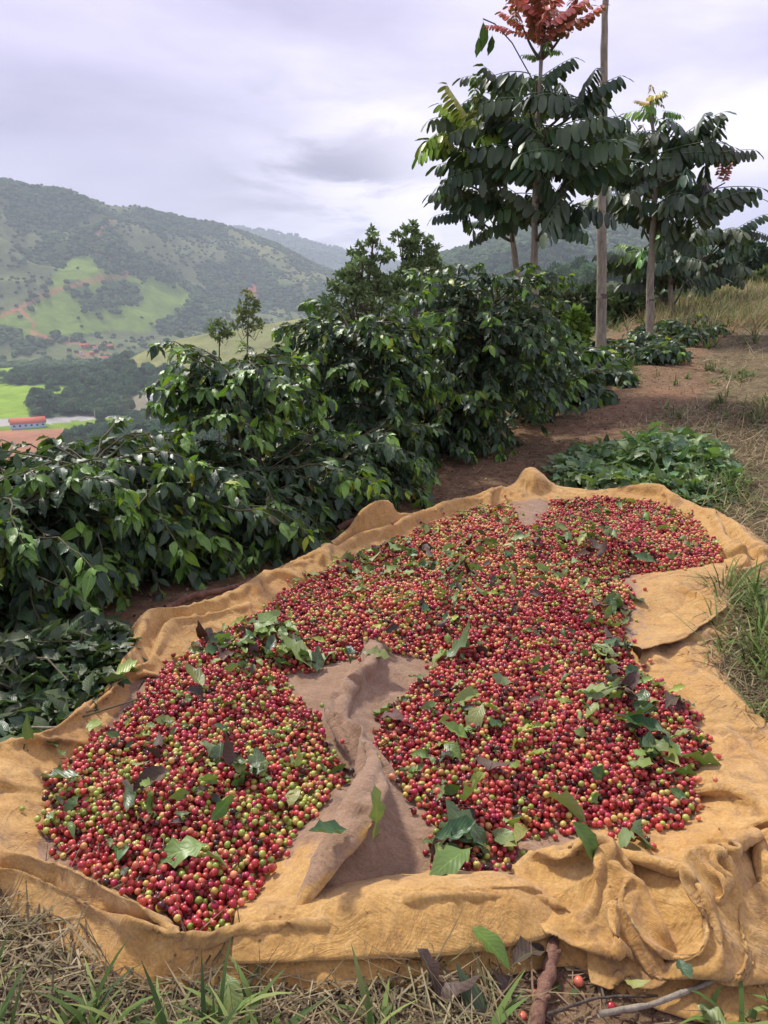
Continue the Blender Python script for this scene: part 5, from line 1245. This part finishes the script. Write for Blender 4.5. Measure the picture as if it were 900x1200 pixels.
def build_loose_leaves():
    rng = np.random.default_rng(77)
    hand = [(232, 803, .10, 'F', 'pale green leaf on the back of the left front heap'), (148, 800, .09, 'F', 'pale leaf stuck on the folded left edge of the cloth'), (352, 775, .15, 'F', 'broad pale green leaf above the brown fold'),
            (372, 770, .12, 'F', 'pale leaf overlapping the broad one above the brown fold'), (330, 742, .13, 'F', 'light green leaf at the back left of the far heap'), (312, 738, .12, 'F', 'faded leaf by the left edge of the far heap'),
            (445, 768, .09, 'F', 'upright pale leaf at the head of the brown fold'), (540, 772, .15, 'C', 'long dark grey green leaf right of the brown fold head'), (515, 775, .10, 'F', 'light leaf tip left of the long dark one'),
            (690, 818, .09, 'F', 'bright green leaf standing on the right front heap'), (530, 890, .07, 'F', 'small green leaf in the middle of the right front heap'), (448, 838, .08, 'F', 'pale green leaf on the right side of the brown fold'),
            (662, 945, .10, 'F', 'pale leaf near the crumpled corner of the cloth'), (552, 965, .10, 'F', 'pale green upper leaf in the cluster at the front of the right heap'), (545, 985, .12, 'C', 'dark green leaf in the cluster at the front of the right heap'),
            (600, 1008, .10, 'F', 'light green leaf at the right of the front cluster'), (530, 1020, .11, 'F', 'broad pale leaf lying against the front roll'), (445, 1015, .11, 'F', 'yellow green leaf in the crease of the brown fold'),
            (383, 990, .09, 'C', 'dark leaf draped over the brown fold at the front'), (215, 1005, .11, 'F', 'broad green leaf on the front of the left heap'), (263, 960, .08, 'C', 'upright olive leaf in the middle of the left heap'),
            (140, 1005, .08, 'C', 'olive leaf at the front left edge of the left heap'), (180, 925, .09, 'D', 'dark shrivelled leaf on the left heap'), (170, 965, .08, 'D', 'dark dry leaf low on the left heap'),
            (75, 925, .09, 'C', 'olive green leaf at the far left edge of the left heap'), (342, 937, .07, 'F', 'small pale leaf near the right side of the left heap'), (755, 860, .12, 'C', 'large dark leaf in the right hand leaf cluster'),
            (765, 880, .11, 'C', 'dark green leaf below the large one in the right hand cluster'), (815, 895, .12, 'F', 'bright green leaf at the right edge of the right front heap'), (735, 850, .08, 'F', 'light leaf at the left of the right hand cluster'),
            (700, 920, .07, 'C', 'dark blue green leaf on the right front heap'), (793, 912, .09, 'C', 'olive leaf below the bright one at the right edge'), (720, 712, .12, 'C', 'dark glossy leaf by the right brown tongue of cloth'),
            (745, 705, .10, 'C', 'dark leaf on the corner of the right brown tongue'), (640, 672, .11, 'F', 'pale green leaf in the middle of the far heap'), (690, 635, .08, 'C', 'dark leaf in the upper right of the far heap'),
            (757, 660, .09, 'C', 'olive leaf before the right fold at the far heap'), (35, 890, .07, 'C', 'dark leaf lying across the left corner of the cloth'), (730, 990, .08, 'F', 'green leaf sticking out beside the crumpled corner'),
            (690, 1003, .09, 'F', 'long bright leaf tucked into the crumpled corner'), (745, 985, .09, 'C', 'dark leaf tucked behind the crumpled corner'), (575, 638, .09, 'C', 'dark leaf near the far brown tongue'),
            (770, 805, .08, 'F', 'leaf at the edge of the right cloth panel'), (700, 715, .09, 'D', 'dark dry leaf left of the right brown tongue'), (800, 825, .08, 'C', 'grey green leaf beside the flat right panel'),
            (572, 1140, .085, 'Y', 'yellow green torn leaf on the soil in front of the cloth'), (567, 1190, .10, 'C', 'dark green leaf on the soil left of the stick'), (505, 1160, .08, 'D', 'dry brown leaf on the soil below the front roll'),
            (618, 1130, .09, 'D', 'dark purple dry leaf beside the stick under the cloth'), (605, 1165, .08, 'D', 'dark dry leaf left of the stick'), (530, 1175, .09, 'D', 'brown dry leaf lying between grass and stick'),
            (795, 1172, .05, 'C', 'small dark green leaf on the bare soil at the front'), (742, 1170, .035, 'O', 'small orange yellow leaf on the bare soil at the front'), (830, 1195, .08, 'Y', 'yellow green leaf at the lower right corner'),
            (272, 1188, .085, 'Y', 'broad ragged pale green leaf in the grass at the front')]
    meshes = {'F': LOOSE_F, 'C': LOOSE_C, 'D': DEAD_ME, 'Y': FRESH_ME, 'O': FRESH_ME}
    cols = {'F': (1.6, 1.45, .95), 'C': (1.5, 1.5, 1.4), 'D': (1, 1, 1), 'Y': (1.1, 1.2, .5), 'O': (4.0, 1.9, .2)}
    def lay(px, py, s, k, lab, group, tilt=0.35, lift=0.006):
        p = hit_top(px, py); n = normal_at(p[0], p[1]); n = (n / np.linalg.norm(n) if py < 1100 else np.array([0, 0, 1.0])) + rng.normal(size=3) * (tilt if py < 1100 else 0.1); a = rng.random() * 6.28
        d = np.array([math.cos(a), math.sin(a), 0.0]); d = d - n * (d @ n) / (n @ n)
        if rng.random() < 0.25: n = -n
        M = frames(d[None], n[None])[0]; c = p - M[:, 1] * s * 0.5; z = surf_z(p[0], p[1]) if py > 1100 else max(surf_z(*(c[:2] + M[:2, 1] * s * q)) for q in (0.1, 0.5, 0.9)); c[2] = max(surf_z(c[0], c[1]), z - 0.5 * s * M[2, 1]) + lift
        o = link('coffee_leaf', meshes[k][rng.integers(0, len(meshes[k]))]); o.matrix_world = Matrix([[*(M[0] * s), c[0]], [*(M[1] * s), c[1]], [*(M[2] * s), c[2]], [0, 0, 0, 1]])
        o.color = (*[v * (0.85 + 0.3 * rng.random()) for v in cols[k]], 1); tag(o, lab, 'leaf', group); return o
    for (px, py, s, k, lab) in hand: lay(px, py, s * 1.08, k, lab, 'loose leaves' if py < 1100 else 'leaves on the soil in front')
    hot = [((295, 760), (60, 22), 60, 'along the left edge between the two left heaps'), ((460, 655), (75, 26), 52, 'along the back edge of the far heap'), ((560, 690), (110, 50), 39, 'scattered over the middle of the far heap'),
           ((725, 740), (22, 40), 33, 'by the right brown tongue of cloth'), ((690, 640), (70, 25), 27, 'on the upper right of the far heap'), ((740, 820), (45, 30), 24, 'on the right side of the right front heap'),
           ((560, 830), (90, 50), 21, 'on the back of the right front heap'), ((550, 995), (35, 20), 15, 'in the cluster at the front of the right heap'), ((230, 900), (110, 70), 27, 'scattered over the left front heap'), ((770, 890), (30, 25), 15, 'in the right hand leaf cluster')]
    nm = {'F': 'pale green', 'C': 'dark green', 'D': 'dark dried'}
    for (cx, cy), (sx, sy), n, where in hot:
        m = 0
        while m < n:
            px, py = cx + rng.normal() * sx * 0.7, cy + rng.normal() * sy * 0.7; g = hit_top(px, py)
            if not inpoly(np.array(g[0]), np.array(g[1]), REGPOLY): 
                m += 0.2; continue
            k = rng.choice(['F', 'C', 'D'], p=[.44, .30, .26]); sz = rng.uniform(.035, .10); lay(px, py, sz, k, f"{'small' if sz < .055 else 'long' if sz > .08 else 'mid sized'} {nm[k]} loose leaf {where}", 'loose leaves'); m += 1
build_loose_leaves()
def leaf_scraps():
    rng = np.random.default_rng(91); n = 950; k = rng.integers(0, len(BER), n); P = BER[k, :3].copy(); w = fbm(P[:, 0] * 5, P[:, 1] * 5, 2); k = k[w > 0.42]; P = P[w > 0.42]; n = len(P)
    for q in range(n): P[q, 2] = surf_z(P[q, 0], P[q, 1]) + 0.003
    a = rng.random(n) * 6.28; D = np.stack([np.cos(a), np.sin(a), rng.normal(size=n) * 0.25], 1); P[:, 2] += 0.004; M = frames(D, np.array([0, 0, 1.0]) + rng.normal(size=(n, 3)) * 0.5)
    lc = np.array([[1.3, 1.25, .8], [.8, .9, .6], [.35, .3, .25], [2.0, 1.7, .7], [1.0, 1.1, .8]])[rng.integers(0, 5, n)]
    join_leaves(LEAVES_LOOSE, P, M, 0.022 + 0.034 * rng.random(n), rng.integers(0, 4, n), 'leaf_scraps', MAT_FRESH, None, rng.random(n), lc)
leaf_scraps()
OUTP0 = [tuple(p) for p in np.array([gp(*b[0]) for b in BORDER])]
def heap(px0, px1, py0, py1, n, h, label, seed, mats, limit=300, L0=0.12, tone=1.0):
    rng = np.random.default_rng(seed); c = ground_at((px0 + px1) / 2, (py0 + py1) / 2); o = empty('cut_leaf_heap', tuple(c), label, 'leaf pile', 'heaps of cut leaves')
    corners = np.array([ground_at(px0, (py0 + py1) / 2), ground_at(px1, (py0 + py1) / 2)]); front = ground_at((px0 + px1) / 2, py1); back = ground_at((px0 + px1) / 2, py0)
    ax = (corners[1] - corners[0])[:2] / 2; bx = (back - front)[:2] / 2; cc = (corners[0] + corners[1])[:2] / 2
    a = rng.random(n) * 6.28; r = rng.random(n) ** 0.55 * (0.75 + 0.5 * fbm(np.cos(a) * 1.6 + 9 + seed, np.sin(a) * 1.6 + 9, 2)); r0 = np.clip(r, 0, 1); xy = cc + np.outer(r * np.cos(a), ax) + np.outer(r * np.sin(a), bx)
    ko = ~inpoly(xy[:, 0], xy[:, 1], OUTP0); xy, r = xy[ko], r0[ko]; n = len(xy)
    z = T(xy[:, 0], xy[:, 1]) + h * (1 - r ** 2) ** 0.8 * np.clip(1.9 * fbm(xy[:, 0] * 4.5, xy[:, 1] * 4.5, 3) - 0.1, 0.15, 1.5) * (0.35 + 0.65 * rng.random(n)) + 0.012
    P = np.concatenate([xy, z[:, None]], 1) - c; aa = rng.random(n) * 6.28; D = np.stack([np.cos(aa), np.sin(aa), rng.normal(size=n) * 0.6], 1)
    S_ = L0 * (0.6 + 0.6 * rng.random(n)); lcol = (0.7 + 0.7 * rng.random((n, 1))) * np.ones((1, 3)); half = rng.random(n) < 0.5
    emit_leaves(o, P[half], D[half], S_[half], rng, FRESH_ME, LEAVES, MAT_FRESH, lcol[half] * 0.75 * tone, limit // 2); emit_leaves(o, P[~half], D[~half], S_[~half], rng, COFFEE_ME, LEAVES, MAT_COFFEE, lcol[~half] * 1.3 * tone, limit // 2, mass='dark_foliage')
    m = MB()
    for k in range(9):
        q = rng.integers(0, n); p = P[q] + [0, 0, -0.01]; e = p + np.array([rng.normal() * .15, rng.normal() * .12, 0.02 + rng.random() * .05]); m.tube(np.array([p, (p + e) / 2 + [0, 0, .03], e]), np.array([.0035, .003, .002]), 5)
    link('twigs', m.mesh('twigs', BARK_TWIG), o, kind='stuff')
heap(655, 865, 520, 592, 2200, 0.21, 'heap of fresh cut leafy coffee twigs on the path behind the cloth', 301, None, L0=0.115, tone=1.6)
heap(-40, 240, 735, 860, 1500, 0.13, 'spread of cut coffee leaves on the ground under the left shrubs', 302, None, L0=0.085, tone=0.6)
heap(-60, 60, 860, 895, 160, 0.05, 'few cut leaves beside the left corner of the cloth', 303, None, 80, L0=0.09)
def stick(pts, r0, r1, name, label, mat, group=None, knots=()):
    P = np.array(pts); n = len(P) * 5; q = np.linspace(0, len(P) - 1, n); c = np.stack([np.interp(q, range(len(P)), P[:, k]) for k in range(3)], 1); rng = np.random.default_rng(len(pts) * 7 + int(r0 * 1e4))
    c[1:-1] += rng.normal(size=(n - 2, 3)) * r0 * 0.13; b = c[0].copy(); m = MB(); m.tube(c - b, np.linspace(r0, r1, n) * (1 + 0.08 * rng.normal(size=n)), 12)
    for kq in knots:
        p = c[int(kq * (n - 1))] - b; m.tube(np.array([p, p + [r0 * 1.3, -r0 * .3, r0 * 1.1]]), np.array([r0 * .5, r0 * .35]), 6)
    o = link(name, m.mesh(name, mat)); o.location = b; tag(o, label, 'stick', group); return o
BARK_RED = mat_bark('reddish_bark', (0.075, 0.035, 0.022), (0.25, 0.13, 0.082), 80)
def build_sticks():
    g = lambda x, y, z=0.02: ground_at(x, y) + np.array([0, 0, z])
    stick([g(655, 1085, .035), g(650, 1110, .028), g(645, 1140, .022), g(636, 1170, .018), g(628, 1200, .018), g(618, 1260, .018)], .0105, .0128, 'wooden_stick', 'reddish brown peeled stick coming out from under the crumpled cloth corner', BARK_RED, knots=(.35, .7))
    stick([g(395, 632, .05), g(432, 618, .08), g(450, 612, .09)], .016, .013, 'branch_stub', 'short reddish branch stub left of the upturned cloth peak', BARK_RED)
    stick([g(195, 722, .03), g(225, 712, .045), g(255, 706, .045), g(290, 692, .03)], .015, .011, 'branch_stub', 'dark reddish branch lying under the left shrubs by the cloth', BARK_RED)
    stick([g(-10, 868, .03), g(35, 866, .035), g(85, 872, .05)], .004, .003, 'thin_twig', 'thin pale twig pointing at the left corner of the cloth', BARK_GREY)
    stick([g(640, 1200, .02), g(700, 1180, .02), g(770, 1175, .015)], .003, .002, 'thin_twig', 'thin twig across the bare soil at the front', BARK_DARK)
    stick([g(700, 1200, .02), g(760, 1190, .02), g(850, 1160, .03), g(905, 1150, .04)], .005, .004, 'thin_twig', 'pale dry stalk across the lower right corner', BARK_GREY)
    stick([g(690, 1100, .02), g(700, 1150, .01), g(712, 1190, .01)], .0028, .002, 'thin_twig', 'thin twig hanging from under the crumpled corner', BARK_DARK)
build_sticks()
def mat_blade(name):
    t = NT(name); c = t.attr('lcol', 'Color'); t.set(Base_Color=c, Roughness=0.65); t.b.inputs['Specular IOR Level'].default_value = 0.3
    tr = t.N.new('ShaderNodeBsdfTranslucent'); t.L.new(c, tr.inputs['Color']); mx = t.N.new('ShaderNodeMixShader'); mx.inputs[0].default_value = 0.25
    t.L.new(t.b.outputs[0], mx.inputs[1]); t.L.new(tr.outputs[0], mx.inputs[2]); t.L.new(mx.outputs[0], t.out.inputs[0]); return t.m
MAT_BLADE = mat_blade('grass_blade')
def blades(name, P, az, pitch, L, w, bend, col, ns=4, mat=MAT_BLADE):
    """ribbons: start at P, leave at the given pitch and bend over"""
    n = len(P); q = np.linspace(0, 1, ns + 1)[None, :]; ang = pitch[:, None] - bend[:, None] * q
    ds = L[:, None] / ns; hx = np.cumsum(np.cos(ang) * ds, 1) - np.cos(ang[:, :1]) * ds; hz = np.cumsum(np.sin(ang) * ds, 1) - np.sin(ang[:, :1]) * ds
    cx, sx = np.cos(az)[:, None], np.sin(az)[:, None]; C = np.stack([P[:, :1] + hx * cx, P[:, 1:2] + hx * sx, P[:, 2:3] + hz], -1)
    sd_ = np.stack([-sx, cx, 0 * cx], -1); hw = (w[:, None] * (1 - q ** 2.2) * 0.5 + 0.0003)[..., None]
    V = np.stack([C - sd_ * hw, C + sd_ * hw + np.array([0, 0, 1]) * hw * 0.3], 2).reshape(-1, 3); k = 2 * (ns + 1); b = np.arange(n)[:, None, None] * k; i = np.arange(ns)[None, :, None] * 2
    F = (b + i + np.array([0, 1, 3, 2])[None, None]).reshape(-1, 4)
    me = mesh_np(name, V, F, mat, True, {'lcol': np.repeat(col, k, 0)}); return me
OUTP = [tuple(p) for p in np.array([gp(*b[0]) for b in BORDER])]
def build_grass():
    rng = np.random.default_rng(404)
    def scatter(n, x0, x1, y0, y1):
        x = x0 + rng.random(n) * (x1 - x0); y = y0 + rng.random(n) * (y1 - y0); px, py, dep = to_px(np.stack([x, y, T(x, y)], 1))
        ok = (px > -80) & (px < 980) & (py < 1290) & (py > 300) & ~inpoly(x, y, OUTP); return x[ok], y[ok]
    def soilmask(x, y):
        off = x - rowx(y) + (fbm(x * 1.1, y * 1.1, 4) - 0.5) * 1.3; wr = np.interp(y, [-5, 3.6, 4.6, 6, 9, 13, 18, 40], [0.0, 0.2, 1.4, 1.45, 1.5, 1.7, 0.9, 0.5])
        path = sstep(-0.9, -0.2, off) * (1 - sstep(wr - 0.35, wr + 0.35, off)) * (y > 3); ls = (y < 4.4) * sstep(-1.6, -1.0, off) * (1 - sstep(0.4, 0.9, off))
        cor = sstep(0.15, 0.35, x + (fbm(x * 3, y * 3, 3) - 0.5) * 0.4) * (1 - sstep(1.25, 1.4, y)); return np.maximum.reduce([path, ls, cor * 0.9])
    straw = np.array([[0.40, 0.31, 0.16], [0.30, 0.22, 0.11], [0.20, 0.14, 0.08], [0.46, 0.38, 0.22], [0.12, 0.085, 0.05], [0.27, 0.25, 0.11]]); dark = np.array([[0.16, 0.09, 0.055], [0.24, 0.15, 0.09], [0.10, 0.055, 0.035], [0.36, 0.25, 0.15]])
    green = np.array([[0.10, 0.17, 0.035], [0.15, 0.23, 0.05], [0.07, 0.12, 0.03], [0.22, 0.27, 0.08]])
    # dry thatch
    sets = [(46000, -1.6, 2.0, 0.6, 2.3, 1.0), (40000, -0.2, 4.5, 2.2, 7, 1.5), (34000, 0.5, 14, 7, 24, 3.0), (9000, -3.2, 0.6, 1.4, 5.2, 1.1)]
    for k, (n, a, b, c, d, s) in enumerate(sets):
        x, y = scatter(n, a, b, c, d); sm = soilmask(x, y); keep = rng.random(len(x)) > sm * 0.70; x, y, sm = x[keep], y[keep], sm[keep]; m = len(x)
        clump = fbm(x * 4 / s, y * 4 / s, 3); z = T(x, y) + 0.004 + 0.05 * s ** 0.5 * clump * (1 - sm) * rng.random(m); col = np.where((sm > 0.5)[:, None], np.concatenate([dark, straw[:2] * 0.9])[rng.integers(0, 6, m)], straw[rng.integers(0, 6, m)]) * (0.6 + 0.7 * rng.random((m, 1))) * (0.72 if k == 0 else 1.0)
        az = rng.random(m) * 6.28 + 0; pitch = np.abs(rng.normal(size=m)) * (0.22 if k == 0 else 0.35) * (1 - sm * 0.8)
        link('dry_grass', blades('dry_grass', np.stack([x, y, z], 1), az, pitch, (0.05 + 0.13 * rng.random(m)) * s ** 0.45 * (1 - 0.45 * sm), (0.0016 + 0.0022 * rng.random(m)) * s, rng.normal(size=m) * 0.5 + 0.45, col, 3), kind='stuff')
    # green grass, in patches
    patches = [(-1.0, 1.02, .25, .07, 170, .12, 1), (-.62, .96, .2, .05, 150, .12, 1), (-.28, .95, .15, .04, 150, .13, 1), (-.08, .95, .10, .03, 60, .11, 1), (.02, .93, .06, .03, 16, .10, 1), (.78, 1.15, .08, .05, 26, .13, 1), (.62, 1.02, .10, .04, 20, .10, 1)]
    P, A, PI_, L_, Wd, Bn, C = [], [], [], [], [], [], []
    def tuft(cx, cy, sx, sy, n, L0, w0=0.006, pit=(0.7, 1.5), colset=green, nt=None):
        nt = nt or max(2, n // 14); tx = cx + rng.normal(size=nt) * sx; ty = cy + rng.normal(size=nt) * sy; k = rng.integers(0, nt, n)
        x = tx[k] + rng.normal(size=n) * 0.012; y = ty[k] + rng.normal(size=n) * 0.012; ok = ~inpoly(x, y, OUTP); x, y = x[ok], y[ok]; m = len(x)
        P.append(np.stack([x, y, T(x, y)], 1)); A.append(rng.random(m) * 6.28); PI_.append(rng.uniform(*pit, m)); L_.append(L0 * (0.45 + 0.8 * rng.random(m))); Wd.append(w0 * (0.6 + 0.7 * rng.random(m))); Bn.append(rng.uniform(0.3, 1.9, m)); C.append(colset[rng.integers(0, len(colset), m)] * (0.7 + 0.6 * rng.random((m, 1))))
    for q in patches: tuft(*q[:6], 0.0095)
    for (px, py, n, L0, sx) in [(850, 700, 130, .24, .10), (880, 660, 110, .26, .12), (870, 740, 110, .2, .10), (900, 780, 120, .22, .10), (895, 840, 100, .2, .08), (880, 600, 60, .2, .12), (845, 575, 130, .2, .09), (830, 590, 60, .18, .06), (885, 480, 260, .15, .28), (875, 440, 240, .15, .35),
                             (720, 440, 110, .28, .10), (900, 400, 320, .3, .7), (860, 360, 500, .4, 1.2), (890, 380, 300, .4, 1.0), (800, 375, 160, .35, .5), (870, 500, 160, .13, .3), (840, 370, 350, .45, 1.0), (895, 350, 500, .5, 1.6), (700, 445, 60, .22, .2), (735, 425, 60, .22, .2)]:
        g = ground_at(px, py); tuft(g[0], g[1], sx, sx, n, L0, 0.0055 + 0.0006 * g[1], nt=max(3, n // 12), colset=green if py > 380 else np.concatenate([green, straw[:4]]))
    link('green_grass', blades('green_grass', np.concatenate(P), *map(np.concatenate, (A, PI_, L_, Wd, Bn, C)), 5), kind='stuff')
    # pale tall brush on the ridge
    P, A, PI_, L_, Wd, Bn, C = [], [], [], [], [], [], []
    def ridge(n, px0, px1, py0, py1, L0):
        c = []
        while len(c) < n:
            g = ground_at(rng.uniform(px0, px1), rng.uniform(py0, py1), rmax=90)
            if g[1] < 80: c.append(g)
        return np.array(c)
    g = ridge(260, 770, 950, 335, 385, 0.6); n = 9000; k = rng.integers(0, 260, n); sc = g[k, 1] / 20
    x = g[k, 0] + rng.normal(size=n) * 0.25 * sc; y = g[k, 1] + rng.normal(size=n) * 0.3 * sc; colset = np.concatenate([straw[[0, 1, 3, 5]], green[[1, 3]], green[[3]]])
    col = colset[(k % 7)] * (0.7 + 0.5 * rng.random((n, 1)))
    link('ridge_weeds', blades('ridge_weeds', np.stack([x, y, T(x, y)], 1), rng.random(n) * 6.28, rng.uniform(0.8, 1.6, n), 0.36 * (0.4 + 0.9 * rng.random(n)), 0.012 * sc * (0.6 + rng.random(n)), rng.uniform(0.1, 1.2, n), col, 3), kind='stuff')
    # crumbs and small leaf litter on the soil
    x, y = scatter(26000, -3, 6, 0.7, 11); sm = soilmask(x, y); keep = (rng.random(len(x)) < 0.25 + 0.75 * sm); x, y = x[keep], y[keep]; m = len(x)
    d = rng.normal(size=(m, 3)); d[:, 2] *= 0.2; Q, F = leaf_faces(np.stack([x, y, T(x, y) + 0.006], 1), d * 0.1, 0.016, rng, 0.8)
    col = np.concatenate([dark[[0, 1, 3, 3]], straw[[0, 1]], [[0.14, 0.08, 0.05]], green[2:3]])[rng.integers(0, 8, m)] * (0.6 + 0.8 * rng.random((m, 1)))
    link('leaf_litter', mesh_np('leaf_litter', Q, F, MAT_BLADE, False, {'lcol': np.repeat(col, 4, 0)}), kind='stuff')
build_grass()
def build_haze():
    m = bpy.data.materials.new('valley_air'); m.use_nodes = True; N = m.node_tree.nodes; L = m.node_tree.links; N.clear()
    o = N.new('ShaderNodeOutputMaterial'); v = N.new('ShaderNodeVolumePrincipled')
    v.inputs['Color'].default_value = (0.78, 0.87, 1.0, 1); v.inputs['Density'].default_value = 0.00020; v.inputs['Anisotropy'].default_value = 0.1
    L.new(v.outputs[0], o.inputs['Volume'])
    mb = MB(); z0, z1 = -140.0, 440.0; mb.box((0, 0, (z0 + z1) / 2), (12200, 12200, z1 - z0))
    me = mb.mesh('haze', m, False); link('haze', me, kind='stuff')
build_haze()
